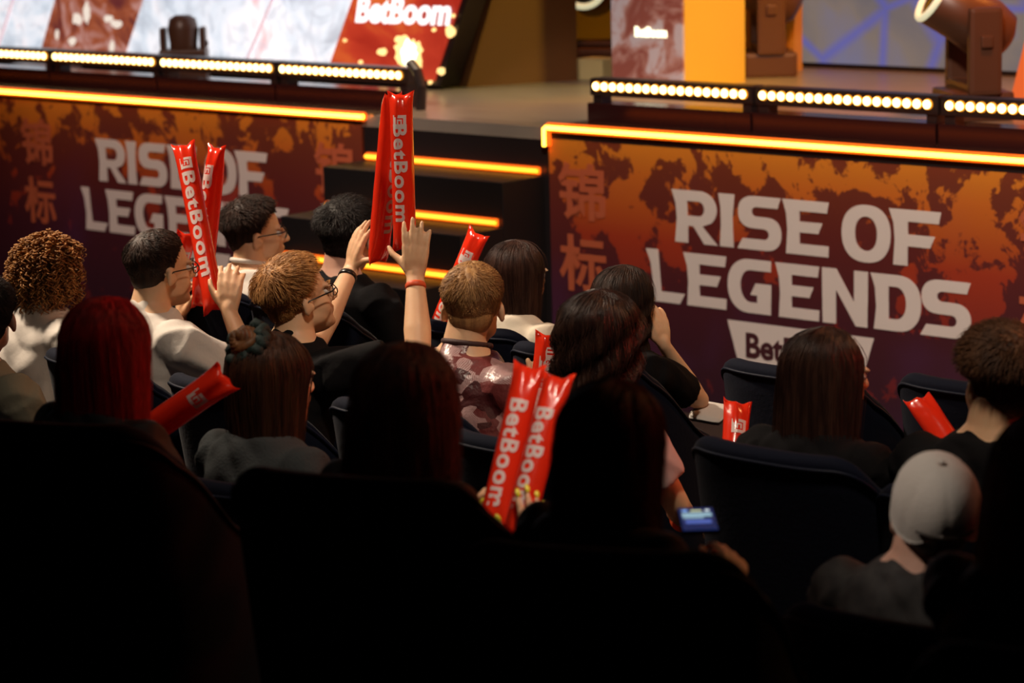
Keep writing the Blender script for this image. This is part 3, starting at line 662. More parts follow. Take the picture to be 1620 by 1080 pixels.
glass_frame = mat('glasses_frame', (.015, .010, .008), .3)
nail_m = mat('nail_polish', (.85, .75, .05), .25, coat=.5)
eye_m = mat('eye_white', (.75, .70, .66), .3); iris_m = mat('eye_iris', (.03, .018, .01), .2)

def person(label, top, fl, rz, hyaw, hpitch=0., hroll=0., hair=None, hairm=None, shirt=None, sleeve='short', arms=None, female=False, voxel=.0055, skinm=None,
           glasses=False, collar=False, lean=0., hgap=.018, trousers=None, extra=None, group=None, slim=1.0):
    """seated person; top = world point of the crown. arms: {side: dict(w=wrist point, hint=, d=, n=, curl=)} in world space; side -1 left, +1 right"""
    skinm = skinm or skin
    s = (top[2]-fl-hgap)/1.365
    root = thing('person', label, 'person', (0, 0, 0), 0, group)
    Rb = rotz(rz)
    # crown in body frame
    hp = np.array([0, -.03+lean*.5, 1.165]); hc0 = np.array([0, .015+lean*.62, 1.243])
    Rh = rotz(hyaw) @ rotx(hpitch) @ roty(hroll)
    piv = np.array([0, -.005, -.085]); H = lambda v: hc0+piv+Rh @ (v-piv)
    crown = H(np.array([0, -.02, .122]))
    org = np.array([top[0], top[1], fl])-Rb @ (np.array([crown[0], crown[1], 0])*s)
    root.location = org; root.rotation_euler = (0, 0, rz); root.scale = (s, s, s)
    toL = lambda P: (Rb.T @ (np.array(P, float)-org))/s
    fw = .90 if female else 1.0; fw *= slim
    def shear(z): return lean*max(0, (z-.5))*.9
    zz = lambda z: z if z < .5 else .5+(z-.5)*1.085
    def torso(g, o=0., z1=1.17, zs=.44):
        secs = [(.44, .0, .165, .120), (.50, -.01, .185, .135), (.58, -.015, .178, .128), (.70, -.02, .152, .112), (.82, -.03, .155, .112), (.92, -.035, .170, .118), (1.00, -.04, .172, .105), (1.05, -.04, .140, .085), (1.085, -.035, .088, .066), (1.11, -.03, .064, .060), (1.17, -.02, .056, .058)]
        rings = []
        for z, y, rx, ry in secs:
            if z > z1 or z < zs: continue
            rx *= fw; z = zz(z); rings.append([np.array([math.copysign(abs(math.cos(a))**.85, math.cos(a))*(rx+o), y+shear(z)+(ry+o)*math.sin(a), z]) for a in np.linspace(0, 2*PI, 32, endpoint=False)])
        g.rings(rings)
    SHO = {sd: np.array([sd*.178*fw, -.035+shear(1.0), 1.052]) for sd in (-1, 1)}
    HIP = {sd: np.array([sd*.088, .03, .53]) for sd in (-1, 1)}; KN = {sd: np.array([sd*.13, .47, .53]) for sd in (-1, 1)}; AN = {sd: np.array([sd*.13, .50, .09]) for sd in (-1, 1)}
    A = {}
    arms = arms or {}
    for sd in (-1, 1):
        a = dict(arms.get(sd, {})); sh = SHO[sd]
        if 'w' in a: W = toL(a['w']); d = Rb.T @ unit(a.get('d', (0, 0, 1))); nn = Rb.T @ unit(a.get('n', (0, 1, 0))); curl = a.get('curl', .5)
        else: W = np.array([sd*.10, .30, .66]); d = np.array([-sd*.3, 1, -.1]); nn = np.array([0, 0, -1.]); curl = .35
        hint = Rb.T @ unit(a['hint']) if 'hint' in a else np.array([sd*.5, -.3, -1.])
        el = toL(a['e']) if 'e' in a else ik(sh, W, .290*(fw*.5+.5), .255*(fw*.5+.5), hint)
        A[sd] = (sh, el, W, d, nn, curl, a)
    # --- body: one continuous skin
    g = G(); torso(g, -.004)
    i0 = len(g.V); head_pieces(g); g.xf(H, i0)
    nb = hp+np.array([0, .0, 0]); g.tube([nb+np.array([0, shear(1.1)*.3, -.06]), (nb+H(np.array([0, -.015, -.05])))/2, H(np.array([0, -.012, -.045])), H(np.array([0, -.012, .0]))], [.058*fw, .048*fw, .0465*fw, .045*fw], 18)
    tips = {}
    for sd, (sh, el, W, d, nn, curl, a) in A.items():
        mid = (el+W)/2; f2 = .93 if female else 1.0
        g.ell(sh+np.array([-sd*.012, 0, -.005]), (.055*fw, .055, .055)); g.tube([sh, sh*.5+el*.5, el], [.050*f2, .044*f2, .037*f2], 14, round_ends=True)
        g.tube([el, el*.68+W*.32, el*.3+W*.7, W, W+unit(d)*.012], [.037*f2, .0405*f2, .032*f2, .0260*f2, .0255*f2], 14, flat=.88, round_ends=True)
        tips[sd] = hand(g, W, d, nn, -sd, curl, a.get('spread', .12), .98*f2, a.get('thumb', (.9, .35)))
        g.tube([HIP[sd], KN[sd]], [.075, .052], 14, round_ends=True); g.tube([KN[sd], AN[sd]], [.050, .035], 14, round_ends=True); g.ell(AN[sd]+np.array([0, .06, -.045]), (.04, .11, .035))
    body = link('body', remesh(g, 'body', voxel, 3, .5), skinm, root)
    for sx in (-1, 1):
        e = G(); e.ell((sx*.031, .0775, .004), (.0125, .0115, .0115)).ell((sx*.031, .0875, .004), (.0055, .0030, .0055), mi=1); e.xf(H); e.obj('eye', [eye_m, iris_m], root, True)
        if female: continue
        b = G().tube([(sx*.014, .0945, .026), (sx*.032, .0955, .031), (sx*.052, .084, .026)], [.0035, .0045, .002], 8, flat=.6); b.xf(H); b.obj('eyebrow', hairm, root, True)
    # --- clothes
    g = G(); torso(g, .010, 1.10, .46)
    for sd, (sh, el, W, d, nn, curl, a) in A.items():
        g.ell(sh+np.array([-sd*.012, 0, -.004]), (.075*fw, .074, .072))
        if sleeve == 'long': g.tube([sh, el*.5+sh*.5, el], [.066*fw, .058, .050], 16, round_ends=True); g.tube([el, el*.6+W*.4, el*.06+W*.94], [.050, .052, .036], 16)
        elif sleeve == 'short': g.tube([sh, el*.35+sh*.65, el*.66+sh*.34], [.075*fw, .070, .068], 18)
        else: pass
    g.tube([np.array([0, -.033+shear(1.05), 1.09]), hp+np.array([0, shear(1.1)*.26, -.012])], [.082*fw, .057], 24)
    me = remesh(g, 'shirt', max(voxel*1.5, .0085), 4, .5); co = get_co(me).astype(float)
    # creases
    x, y, z = co.T; w_ = .0050*(1-2*np.abs(np.sin(z*26+np.sin(x*17)*2.2+y*20)))*np.sin(x*15+z*9+1)+.0026*np.sin(x*48-z*34+np.sin(y*30)*2); nrm = np.empty(len(co)*3, np.float32); me.vertices.foreach_get('normal', nrm); nrm = nrm.reshape(-1, 3); set_co(me, co+nrm*w_[:, None])
    sh_o = link('shirt', me, shirt, root)
    g = G()
    for sd in (-1, 1): g.tube([HIP[sd]+np.array([0, -.03, 0]), KN[sd]], [.092, .066], 16, round_ends=True); g.tube([KN[sd], AN[sd]+np.array([0, 0, .0])], [.064, .050], 16, round_ends=True)
    g.ell((0, .0, .52), (.190*fw, .135, .085)); link('trousers', remesh(g, 'trousers', .012, 3), trousers or mat('trousers_dark', (.02, .018, .022), .8, bump=(40, .1)), root)
    for sd in (-1, 1): G().ell(AN[sd]+np.array([0, .055, -.048]), (.047, .135, .042), None, 16, 10).obj('shoe', wood_leg, root, True)
    if collar: c_ = G().tube([hp+np.array([math.cos(a)*.0640, .004+shear(1.1)*.26+math.sin(a)*.066, -.012-.016*math.sin(a)]) for a in np.linspace(0, 2*PI, 25)], .0085, 8); c_.obj('collar', collar, root, True)
    # --- hair
    if hair is not None:
        V, F = hair; V = (hc0+piv)+(V-piv) @ Rh.T; link('hair', mesh_arr('hair', V, F), hairm, root)
    if glasses:
        g = G()
        for sx in (-1, 1):
            g.tube([(sx*.031+.024*math.cos(a), .106+.004*math.cos(2*a)-abs(.024*math.cos(a)+sx*.031)*.12, .003+.019*math.sin(a)) for a in np.linspace(0, 2*PI, 25)], .0018, 6)
            g.tube([(sx*.056, .098, .010), (sx*.076, .080, .010), (sx*.084, .0, .008), (sx*.084, -.015, -.004)], [.0026, .0024, .0020, .0016], 6)
        g.tube([(-.009, .107, .008), (.009, .107, .008)], .002, 6); g.xf(H); g.obj('glasses', glass_frame, root, True)
    info = dict(root=root, H=H, toL=toL, tips=tips, A=A, s=s, Rb=Rb, org=org, hp=hp, Rh=Rh)
    return info
def wristband(I, sd, name, m, back=.012, r=.0285, w_=.009, label=None, mi=None):
    sh, el, W, d, nn, curl, a = I['A'][sd]; u = unit(W-el); c = W-u*back
    g = G(); g.tube([c-u*w_, c-u*w_*.6, c+u*w_*.6, c+u*w_], [r, r*1.07, r*1.07, r], 20); return g.obj(name, m, I['root'], True, label=label)

# ------------------------------------------------------------------ inflatable sticks
STK = {}
def wrap_text(body, length, r, size_w, u0, ang0=0., mirror=False):
    """writing wrapped on a tube of radius r: runs along the tube from u0 over `length`, letters size_w high round the tube"""
    me = text_mesh('stick_lettering', body, 1, .030, .0, spacing=1.12, fit=(length, size_w)); bm = bmesh.new(); bm.from_mesh(me)
    for yy in np.linspace(0, size_w, 9)[1:-1]: bmesh.ops.bisect_plane(bm, geom=bm.verts[:]+bm.edges[:]+bm.faces[:], plane_co=(0, yy, 0), plane_no=(0, 1, 0))
    bm.to_mesh(me); bm.free(); return me
def rad_at(t, L, r):
    """(half width, half thickness) of an inflated tube with pinched flat ends"""
    e = min(t, L-t)/.11; e = max(0, min(1, e)); k = math.sqrt(max(0, 1-(1-e)**2)); return r*(1.20-.20*k), max(.0012, r*k)
def stick(p0, p1, label, spin=0., r=.034, word=True, logo=True, group='red inflatable cheering sticks', wside=1, start=None, frac=.62, flip=False, name='inflatable_stick', rot=None):
    p0 = np.array(p0, float); p1 = np.array(p1, float); L = np.linalg.norm(p1-p0); ax = (p1-p0)/L
    view = unit(CAM-(p0+p1)/2); f = unit(view-ax*(view@ax)); f = rotax(ax, spin) @ f; sd = np.cross(f, ax)
    if rot: pass
    g = G(); rings = []; n = 44
    for i in range(n+1):
        t = L*i/n; hw, hh = rad_at(t, L, r); e = 1-min(1, min(t, L-t)/.10); ring = []
        for a in np.linspace(0, 2*PI, 28, endpoint=False):
            wr_ = 1+.05*e*math.sin(a*5+t*160)+.012*math.sin(t*70+a*2); x = math.cos(a)*hw; y = math.sin(a)*hh*wr_
            yy = y+(.006*e*math.sin(x*160) if e > 0 else 0); tt = t
            if i in (0, n): tt = t+(1 if i else -1)*(.016*(abs(x)/hw)**1.5-.006)
            ring.append((x, yy, tt))
        rings.append(ring)
    g.rings(rings); me = g.mesh('tube', [stick_red], True)
    Mx = Matrix(((sd[0], f[0], ax[0], p0[0]), (sd[1], f[1], ax[1], p0[1]), (sd[2], f[2], ax[2], p0[2]), (0, 0, 0, 1)))
    # local: x = side, y = towards viewer, z = along
    o = link(name, me); o.matrix_world = Mx; tag(o, label, 'cheering stick', group)
    def place(me, t0, name, lab):
        co = get_co(me); out = np.empty_like(co)
        for i, (u, v, w_) in enumerate(co):
            t = (L-t0-u) if not flip else t0+u
            hw, hh = rad_at(max(.004, min(L-.004, t)), L, r); a = max(-1.5, min(1.5, v/r+wrap_off))
            out[i] = (math.sin(a)*hw*(1 if flip else -1), math.cos(a)*hh+.0012, t)
        set_co(me, out); q = link(name, me, stick_white, o, lab); return q
    wh = r*1.3
    wrap_off = -wh/r/2
    if word:
        Lw = L*frac; me = wrap_text('BetBoom', Lw, r, wh, 0); 
        t0 = (L-Lw)/2 if start is None else start; place(me, t0, 'stick_lettering', 'white word BetBoom running along the tube')
    if logo:
        q = .0205; lg = curve_mesh('logo_patch', [[(0, 0), (2*q, 0), (2*q, 2*q), (0, 2*q)], [(.45*q, .45*q), (.45*q, 1.55*q), (1.55*q, 1.55*q), (1.55*q, .45*q)], [(.62*q, .62*q), (1.38*q, .62*q), (1.38*q, .85*q), (.85*q, .85*q), (.85*q, 1.15*q), (1.38*q, 1.15*q), (1.38*q, 1.38*q), (.62*q, 1.38*q)]], 0)
        bm = bmesh.new(); bm.from_mesh(lg)
        for yy in np.linspace(0, 2*q, 6)[1:-1]: bmesh.ops.bisect_plane(bm, geom=bm.verts[:]+bm.edges[:]+bm.faces[:], plane_co=(0, yy, 0), plane_no=(0, 1, 0))
        bm.to_mesh(lg); bm.free(); wrap_off = -q/r; place(lg, .062 if not flip else L-.062-2*q, 'logo_patch', 'white square emblem')
    return o

# ------------------------------------------------------------------ hair, cloth
H_dark = hair_mat('hair_dark', (.022, .011, .008), (.050, .022, .014)); H_black = hair_mat('hair_black', (.010, .008, .008), (.022, .016, .015))
H_brown = hair_mat('hair_brown', (.075, .032, .015), (.15, .065, .028)); H_blond = hair_mat('hair_blond', (.34, .15, .045), (.60, .30, .10)); H_sand = hair_mat('hair_sand', (.30, .15, .06), (.50, .27, .10))
H_red = hair_mat('hair_red', (.26, .007, .009), (.46, .014, .016)); H_copper = hair_mat('hair_copper', (.16, .035, .014), (.30, .07, .028)); H_curl = hair_mat('hair_curl', (.22, .09, .028), (.46, .21, .06)); H_auburn = hair_mat('hair_auburn', (.045, .012, .008), (.10, .025, .012)); H_mid = hair_mat('hair_mid', (.028, .012, .009), (.060, .026, .017), .42); H_wavy = hair_mat('hair_wavy', (.022, .010, .008), (.055, .026, .018), .34); H_chest = hair_mat('hair_chestnut', (.030, .012, .007), (.070, .027, .012), .45)
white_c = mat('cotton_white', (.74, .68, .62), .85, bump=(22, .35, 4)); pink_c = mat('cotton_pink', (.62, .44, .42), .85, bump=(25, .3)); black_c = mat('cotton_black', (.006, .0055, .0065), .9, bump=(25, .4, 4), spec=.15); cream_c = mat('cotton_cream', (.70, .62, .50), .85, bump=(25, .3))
grey_c = mat('knit_grey', (.035, .042, .045), .9, bump=(150, .3)); beige_c = mat('cloth_beige', (.34, .32, .23), .9, bump=(30, .3)); jacket_b = mat('jacket_black', (.010, .009, .010), .7, bump=(18, .4)); dark_print = mat('shirt_dark_print', (.012, .010, .010), .8, var=(30, (.030, .026, .024)))
satin = mat('satin_print', (.10, .02, .02), .32, bump=(38, .6, 3)); n = NT(satin)
vo = n.n('ShaderNodeTexVoronoi'); vo.distance = 'CHEBYCHEV'; vo.inputs['Scale'].default_value = 17; vo.inputs['Randomness'].default_value = 1; mp = n.n('ShaderNodeMapping'); mp.inputs['Rotation'].default_value = (.3, .5, .6); n.lk(n.tc, mp.inputs[0]); n.lk(mp.outputs[0], vo.inputs['Vector'])
wv = n.n('ShaderNodeTexWave'); wv.inputs['Scale'].default_value = 150; wv.inputs['Distortion'].default_value = 1.5; n.lk(mp.outputs[0], wv.inputs['Vector'])
sx_ = n.n('ShaderNodeSeparateColor'); n.lk(vo.outputs['Color'], sx_.inputs[0])
pale = n.mix(wv.outputs['Fac'], (.55, .38, .38), (.28, .13, .13)); patch = n.ramp(sx_.outputs[0], [(.60, (0, 0, 0)), (.62, (1, 1, 1))]); dk = n.ramp(sx_.outputs[1], [(.3, (.06, .012, .014)), (.6, (.16, .035, .035))], 'CONSTANT'); n.to(n.mix(patch, dk, pale), 'Base Color')

def P(px, py, Y): return at(px, py, Y)
RC, RB, RA, RD = 'seated spectators in the third row', 'seated spectators in the second row', 'seated spectators in the first row', 'seated spectators in the rear row'
away = -np.array([R0[1]*-1*0-F_[0]*-1, 0, 0])*0   # (unused direction placeholder)
AW = unit([F_[0], F_[1], 0]); RT = unit([R0[0], R0[1], 0])
D = math.radians
# ---- first row
p1 = person('man with short dark hair and glasses in profile, white collared top', P(390, 312, -2.92), 0, 0, D(-36), D(4), hair=short_hair(.028, .006, .040, fwd=.6, mess=.6, quiff=.3), hairm=H_dark, shirt=white_c, glasses=True, collar=white_c, group=RA)
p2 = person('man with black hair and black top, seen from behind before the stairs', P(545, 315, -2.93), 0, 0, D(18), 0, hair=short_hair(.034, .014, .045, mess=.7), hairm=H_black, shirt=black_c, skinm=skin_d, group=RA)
p3 = person('woman with straight long brown hair and cream top before the black stair side', P(812, 376, -2.90), 0, 0, D(-6), 0, hair=long_hair(-.22, .088, .072, -.03, .010), hairm=H_mid, shirt=cream_c, female=True, group=RA,
            arms={-1: dict(w=P(690, 545, -2.80), d=(-.05, .1, 1), n=(.3, .9, 0), hint=(-.3, -.2, -1), curl=.9)})
p4 = person('woman with dark bob and black top resting her cheek in her right hand', P(985, 416, -2.95), 0, D(-4), D(-2), D(-4), hair=long_hair(-.14, .094, .085, -.02, .012, wave=.006), hairm=H_dark, shirt=black_c, sleeve='short', female=True, group=RA,
            arms={1: dict(w=P(1050, 545, -2.86), e=P(1106, 632, -2.72), d=(-.25, 0, 1), n=(-.8, .2, 0), curl=.5)}, lean=.06)
# ---- second row
p5 = person('person with curly light brown hair and white shirt at the left edge', P(72, 356, -3.82), 0, 0, D(10), 0, hair=curly_hair(), hairm=H_curl, shirt=white_c, hgap=.035, group=RB, lean=.26)
p6 = person('man with dark faded hair and glasses, white tee, holding up a pair of red sticks', P(240, 360, -3.76), 0, D(-4), D(-10), D(2), hair=short_hair(.016, .003, .022, mess=.2), hairm=H_dark, shirt=white_c, glasses=True, group=RB, lean=.20,
            arms={1: dict(w=P(362, 492, -3.62), d=(-.12, .25, 1), n=(-.55, .75, 0), hint=(.5, -.3, -1), curl=(.6, .6, .6, .7), thumb=(.8, .5)), -1: dict(w=P(285, 505, -3.30), d=(.10, .1, 1), n=(.5, .8, .1), hint=(-.4, 0, -1), curl=.9)})
p7 = person('man with blond hair, glasses and black tee, both arms raised holding red sticks', P(445, 401, -3.84), 0, D(-2), D(-20), D(14), hair=short_hair(.024, .009, .042, mess=.35, fwd=1.3), hairm=H_blond, shirt=black_c, glasses=True, group=RB, lean=.20,
            arms={1: dict(w=P(657, 438, -3.62), e=P(662, 560, -3.72), d=(-.02, .1, 1), n=(-.45, .8, .05), curl=(.18, .12, .16, .25), thumb=(.55, .85)),
                  -1: dict(w=P(556, 425, -3.32), e=P(500, 540, -3.60), d=(.25, .12, 1), n=(.30, .9, .0), curl=(.30, .25, .3, .4), thumb=(.35, .95))})
p8 = person('man with sandy crew cut in a shiny maroon patterned bomber jacket', P(745, 411, -3.72), 0, D(6), D(27), 0, hair=short_hair(.016, .003, .024, mess=.2, fwd=1.2), hairm=H_sand, shirt=satin, sleeve='long', collar=mat('collar_rib', (.05, .02, .02), .7), group=RB, lean=.20,
            arms={1: dict(w=P(850, 640, -3.40), d=(0, .2, 1), n=(-.6, .6, 0), hint=(.6, -.2, -1), curl=.9)})
p9 = person('woman with thick wavy dark hair and pale pink sleeve, behind the printed characters', P(945, 461, -3.83), 0, 0, D(-4), 0, hair=long_hair(-.29, .112, .088, -.05, .024, wave=.026, freq=14, n=5200), hairm=H_wavy, shirt=pink_c, female=True, group=RB, lean=.20,
            arms={1: dict(w=P(1083, 825, -3.42), e=P(1072, 800, -3.78), d=(.0, 1, -.1), n=(0, 0, -1), curl=.5)}, sleeve='short')
p10 = person('woman with long straight dark brown hair and black top, right of the sponsor tab', P(1300, 514, -3.80), 0, 0, D(-22), 0, hair=long_hair(-.44, .135, .080, -.06, .012, n=4600), hairm=H_mid, shirt=black_c, female=True, group=RB,
            arms={-1: dict(w=P(1170, 790, -3.62), d=(0, .3, 1), n=(.5, .8, 0), hint=(-.5, -.3, -1), curl=.9)})
p11 = person('man with short brown hair and black tee turned left at the right edge', P(1590, 516, -3.75), 0, D(6), D(52), 0, hair=short_hair(.034, .010, .050, mess=.4, fwd=.6), hairm=H_brown, shirt=black_c, group=RB,
             arms={-1: dict(w=P(1560, 775, -3.42), d=(-.4, .2, .8), n=(.6, .6, 0), hint=(-.5, -.2, -1), curl=.9)})
# ---- third row
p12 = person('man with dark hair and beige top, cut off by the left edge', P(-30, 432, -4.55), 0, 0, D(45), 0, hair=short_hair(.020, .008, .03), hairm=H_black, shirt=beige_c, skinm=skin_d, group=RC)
p14 = person('woman with half-up bun in a dark green scrunchie and grey knit top', P(420, 522, -4.67), 0, 0, D(-8), 0, hair=long_hair(-.27, .092, .075, -.045, .012, n=4000, face=.75), hairm=H_chest, shirt=grey_c, sleeve='long', female=True, group=RC)
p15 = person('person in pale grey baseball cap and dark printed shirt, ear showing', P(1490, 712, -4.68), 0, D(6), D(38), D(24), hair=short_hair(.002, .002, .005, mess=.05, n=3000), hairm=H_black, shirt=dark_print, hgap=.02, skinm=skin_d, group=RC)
# ---- rear row on the riser
p13 = person('woman with smooth dark red hair and black jacket at lower left', P(160, 462, -5.32), .27, 0, D(8), 0, hair=long_hair(-.29, .120, .085, -.05, .014, n=3600), hairm=H_red, shirt=jacket_b, sleeve='long', female=True, group=RD, hgap=.025)
p16 = person('woman with wide dark hair rimmed red, large silhouette left of the two sticks', P(635, 532, -5.30), .27, 0, D(6), 0, hair=long_hair(-.42, .150, .10, -.06, .020, wave=.006, n=3600), hairm=H_auburn, shirt=jacket_b, sleeve='long', female=True, group=RD, hgap=.03,
             arms={-1: dict(w=P(738, 846, -4.92), d=(.20, .25, 1), n=(.7, .4, 0), hint=(-.4, -.3, -1), curl=.8), 1: dict(w=P(838, 888, -5.02), d=(.0, .2, 1), n=(-.85, .35, 0), hint=(.5, -.5, -1), curl=(.30, .35, .4, .5), thumb=(.8, .8))})
p17 = person('woman with smooth dark hair rimmed red, silhouette holding a lit phone', P(962, 592, -5.33), .27, D(-6), D(6), 0, hair=long_hair(-.30, .112, .09, -.05, .014, n=3200), hairm=H_auburn, shirt=jacket_b, sleeve='long', female=True, group=RD, hgap=.025,
             arms={1: dict(w=P(1160, 930, -5.10), d=(-.45, .6, .45), n=(-.6, .5, .2), hint=(.6, -.3, -1), curl=.8)})
p18 = person('person with long auburn hair, blurred, cut off by the right edge', P(1668, 640, -5.25), .27, 0, D(20), 0, hair=long_hair(-.50, .135, .095, -.06, .016, n=3200), hairm=H_copper, shirt=jacket_b, sleeve='long', female=True, group=RD, hgap=.025)

# details worn
wristband(p7, 1, 'wristband', mat('band_orange', (.75, .10, .03), .5), .030, .0285, .008, 'orange wristband')
wristband(p7, -1, 'wristwatch', glass_frame, .040, .0285, .009, 'dark wristwatch'); 
wristband(p9, 1, 'wristband', mat('band_orange', (.75, .10, .03), .5), .10, .036, .006, 'red wristband')
wb = wristband(p16, -1, 'wristwatch', mat('watch_strap', (.75, .72, .74), .5), .020, .0285, .012, 'pale strap smartwatch')
sh, el, W, dd, nn, cc, a_ = p16['A'][-1]; u = unit(W-el); bk = unit(p16['toL'](CAM)-W); bk = unit(bk-u*(bk@u)); c0 = W-u*.020+bk*.034
o = G().box(c0, (.034, .010, .040), np.column_stack([np.cross(bk, u), bk, u])).obj('watch_case', glass_d, wb, bevel=.004)
me = text_mesh('watch_digits', '00', 1, .02, .0004, fit=(.020, .012)); Mx = Matrix(np.vstack([np.column_stack([np.cross(u, bk), u, bk, c0+bk*.0062-np.cross(u, bk)*.010-u*.006]), [0, 0, 0, 1]]).tolist()); me.transform(Mx); link('watch_digits', me, mat('digits_blue', (0, 0, 0), emit=(.25, .55, 1), estr=2.5), wb, 'blue lit digits')
for sd in (-1, 1):
    for tp, td, tb in p16['tips'][sd]:
        td = unit(td); b = unit(np.array(tb)-td*(np.array(tb)@td)); G().ell(np.array(tp)+b*.0065+td*.004, (.0062, .0035, .0105), np.column_stack([np.cross(b, td), b, td])).obj('nail', nail_m, p16['root'], True, label='yellow painted nail')
# bun and scrunchie of p14
scr = mat('scrunchie_green', (.004, .020, .018), .7, bump=(60, .4))
bc = np.array([-.012, -.070, .112])
g = G(); V = []
ax = unit([0, -.75, .75]); t1 = unit(np.cross(ax, [1, 0, 0])); t2 = np.cross(ax, t1)
for k in range(5): g.tube([bc+ax*(.010+.006*k)+(t1*math.cos(a)+t2*math.sin(a))*(.030-.005*k)+ax*.006*math.sin(a*2+k) for a in np.linspace(0, 2*PI, 22)], .013-.001*k, 8)
g.xf(p14['H']); g.obj('hair_bun', hair_mat('hair_bun', (.10, .04, .015), (.20, .085, .03)), p14['root'], True)
g = G(); g.tube([bc-ax*.004+(t1*math.cos(a)+t2*math.sin(a))*(.048+.007*math.sin(a*13))+ax*.008*math.sin(a*9) for a in np.linspace(0, 2*PI, 90)], [.015+.004*math.sin(a*17) for a in np.linspace(0, 2*PI, 90)], 10); g.xf(p14['H']); g.obj('scrunchie', scr, p14['root'], True)
# cap of p15
cap_m = mat('cap_canvas', (.50, .46, .42), .85, bump=(220, .25), var=(8, (.42, .38, .34)))
V = []; F = []; nu, nv = 72, 20; g = G(); rings = []
def cap_pt(a, t, o_=0.):
    el_ = PI/2*(1-min(1, t/.74)*.985); R = HR+np.array([.012, .016, .020])+o_; seam = .0022*math.exp(-((((a/(PI/3)) % 1)-.5)/.06)**2)
    z = HC[2]+R[2]*math.sin(el_)-max(0, t-.74)/.26*.042
    arch = max(0, math.cos(a+PI/2))**5*max(0, t-.74)*.20
    return np.array([HC[0]+(R[0]-seam)*math.cos(el_)**.92*math.cos(a), HC[1]+(R[1]-seam)*math.cos(el_)**.92*math.sin(a), z+arch-.004])
outer = np.array([[cap_pt(a, t) for t in np.linspace(0.001, 1, nv)] for a in np.linspace(0, 2*PI, nu)]); inner = np.array([[cap_pt(a, t, -.004) for t in np.linspace(0.001, 1, nv)] for a in np.linspace(0, 2*PI, nu)])
V, F = grid_closed(outer, inner); V = np.array([p15['H'](v) for v in V]); cap_o = link('cap', mesh_arr('cap', V, F), cap_m, p15['root'])
g = G(); g.ell(HC+np.array([0, 0, HR[2]+.021]), (.007, .007, .004)); g.xf(p15['H']); g.obj('cap_button', cap_m, cap_o, True)
g = G(); rings = []
for k in range(9):
    a0 = math.radians(30+15*k); 
for t_ in np.linspace(0, 1, 8):
    ring = [np.array([.078*math.cos(a)*(1-.10*t_), HC[1]+.105+(.070*t_)*math.sin(a) if False else HC[1]+.100*math.sin(a)+.065*t_, .022-.020*t_-.03*abs(math.cos(a))**2*1.0]) for a in np.linspace(math.radians(25), math.radians(155), 20)]
    rings.append(np.array(ring))
R1 = np.array(rings); V, F = grid_closed(R1+np.array([0, 0, .0022]), R1-np.array([0, 0, .0022])); V = np.array([p15['H'](v) for v in V]); link('cap_visor', mesh_arr('cap_visor', V, F), cap_m, cap_o)
g = G(); g.tube([cap_pt(a, .72, .003) for a in np.linspace(math.radians(230), math.radians(312), 16)], .0034, 6); g.xf(p15['H']); g.obj('cap_embroidery', glass_frame, cap_o, True, label='thin black stitched line above the strap opening')
# white tab on the back of p5
g = G().box(p5['toL'](P(37, 590, -4.0)), (.030, .004, .024)).box(p5['toL'](P(37, 590, -4.0))+np.array([0, -.002, .012]), (.034, .003, .004)); g.obj('shirt_tab', white_c, p5['root'])

# ------------------------------------------------------------------ the cheering sticks
stick(P(598, 414, -3.34), P(622, 150, -3.34), 'red stick in the watch wearing left hand of the blond man', .9)
stick(P(641, 396, -3.52), P(634, 148, -3.50), 'red stick in the wristbanded right hand of the blond man, white word readable', -.2)
stick(P(341, 492, -3.55), P(290, 228, -3.40), 'blurry leaning red stick between the hands of the man in white tee', -.1)
stick(P(316, 486, -3.40), P(343, 232, -3.30), 'red stick crossing behind the leaning one, held by the man in white tee', -.75)
stick(P(262, 500, -3.10), P(296, 368, -3.05), 'short looking red stick with pointed end beside the bearded cheek', .4, word=False)
stick(P(683, 545, -2.82), P(757, 368, -2.78), 'thin looking red stick rising behind the crew cut man', -.3)
stick(P(775, 850, -4.97), P(838, 578, -4.78), 'left one of the two large red sticks held upright in the dark', -.15, r=.0315, logo=False, start=.085)
stick(P(817, 850, -5.02), P(884, 594, -4.82), 'right one of the two large red sticks held upright in the dark', -.35, r=.0315, logo=False, start=.085)
stick(P(852, 650, -3.45), P(868, 528, -3.42), 'upright red stick with white print standing behind the two large ones', .1, flip=True, frac=.7)
stick(P(200, 706, -4.98), P(358, 596, -4.90), 'red stick with square white emblem lying between red hair and bun', .1, word=False, r=.036)
stick(P(1158, 760, -3.62), P(1167, 636, -3.50), 'end of a red stick standing between the empty chair and the long haired woman', .25, word=False)
stick(P(1530, 745, -3.38), P(1452, 630, -3.30), 'tilted red stick in front of the empty chair at right', .5, word=False, logo=False)

# paper bag on the lap of p4, phone of p17
q = P(1124, 653, -2.72); g = G(); g.box((0, 0, 0), (.105, .13, .022)); o = g.obj('paper_bag', mat('paper_white', (.62, .58, .54), .7, bump=(20, .4)), bevel=.02, smooth=True); o.location = q; o.rotation_euler = (.15, .1, .3); tag(o, 'crumpled pale paper bag on the lap of the woman resting her cheek', 'bag')
ph = thing('phone', 'dark phone with blue lit screen held by the right silhouette woman', 'phone', P(1104, 824, -5.02))
Rp = np.column_stack([RT, unit(np.cross(unit(np.array([.0, -.35, 1.])*1.), RT)), [0, 0, 1]]); zax = unit([0.02, -.03, 1]); xax = unit(RT-zax*(RT@zax)); yax = np.cross(zax, xax)
ph.rotation_euler = Matrix(np.column_stack([xax, yax, zax]).tolist()).to_euler()
G().box((0, 0, 0), (.074, .150, .008)).obj('phone_case', glass_d, ph, bevel=.003)
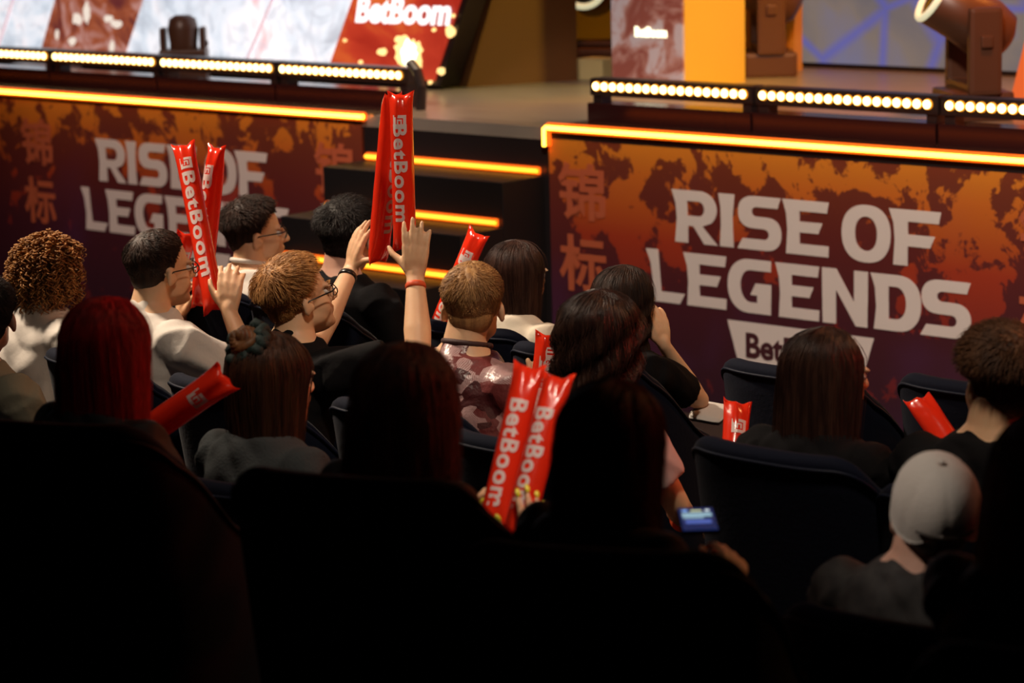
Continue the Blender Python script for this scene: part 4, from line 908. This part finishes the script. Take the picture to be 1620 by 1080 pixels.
ps = mat('phone_screen', (0, 0, 0), .3, emit=(.015, .035, .16), estr=.5); G().box((0, 0, .0046), (.068, .142, .001)).obj('phone_screen', ps, ph)
for i, (x, y, w_, h_, c) in enumerate(((-.022, .052, .010, .008, (.3, .5, 1)), (0, .050, .022, .006, (.7, .75, .4)), (.022, .052, .008, .008, (.8, .9, .9)), (0, .030, .058, .006, (.4, .6, .7)), (0, .018, .058, .006, (.35, .55, .6)), (-.008, .006, .040, .006, (.3, .45, .55)), (0, -.02, .05, .02, (.08, .12, .4)))):
    G().box((x, y, .0056), (w_, h_, .0006)).obj('screen_icon', mat('icon_%d' % i, (0, 0, 0), emit=c, estr=1.1), ph)

# ------------------------------------------------------------------ chairs
CG = 'navy velvet chairs'
def under(I, lab, dx=0, dy=0, rz=None, fl=0., s=1.045):
    o = I['org']; chair(o[0]+dx+.08, o[1]-.02+dy, I['root'].rotation_euler.z if rz is None else rz, lab, CG, fl, s)
under(p1, 'navy velvet chair of the man in profile with white collar')
under(p2, 'navy velvet chair of the black haired man before the stairs')
under(p3, 'navy velvet chair of the woman with cream top')
under(p4, 'navy velvet chair of the woman resting her cheek, side sloping down', 0, 0, D(3))
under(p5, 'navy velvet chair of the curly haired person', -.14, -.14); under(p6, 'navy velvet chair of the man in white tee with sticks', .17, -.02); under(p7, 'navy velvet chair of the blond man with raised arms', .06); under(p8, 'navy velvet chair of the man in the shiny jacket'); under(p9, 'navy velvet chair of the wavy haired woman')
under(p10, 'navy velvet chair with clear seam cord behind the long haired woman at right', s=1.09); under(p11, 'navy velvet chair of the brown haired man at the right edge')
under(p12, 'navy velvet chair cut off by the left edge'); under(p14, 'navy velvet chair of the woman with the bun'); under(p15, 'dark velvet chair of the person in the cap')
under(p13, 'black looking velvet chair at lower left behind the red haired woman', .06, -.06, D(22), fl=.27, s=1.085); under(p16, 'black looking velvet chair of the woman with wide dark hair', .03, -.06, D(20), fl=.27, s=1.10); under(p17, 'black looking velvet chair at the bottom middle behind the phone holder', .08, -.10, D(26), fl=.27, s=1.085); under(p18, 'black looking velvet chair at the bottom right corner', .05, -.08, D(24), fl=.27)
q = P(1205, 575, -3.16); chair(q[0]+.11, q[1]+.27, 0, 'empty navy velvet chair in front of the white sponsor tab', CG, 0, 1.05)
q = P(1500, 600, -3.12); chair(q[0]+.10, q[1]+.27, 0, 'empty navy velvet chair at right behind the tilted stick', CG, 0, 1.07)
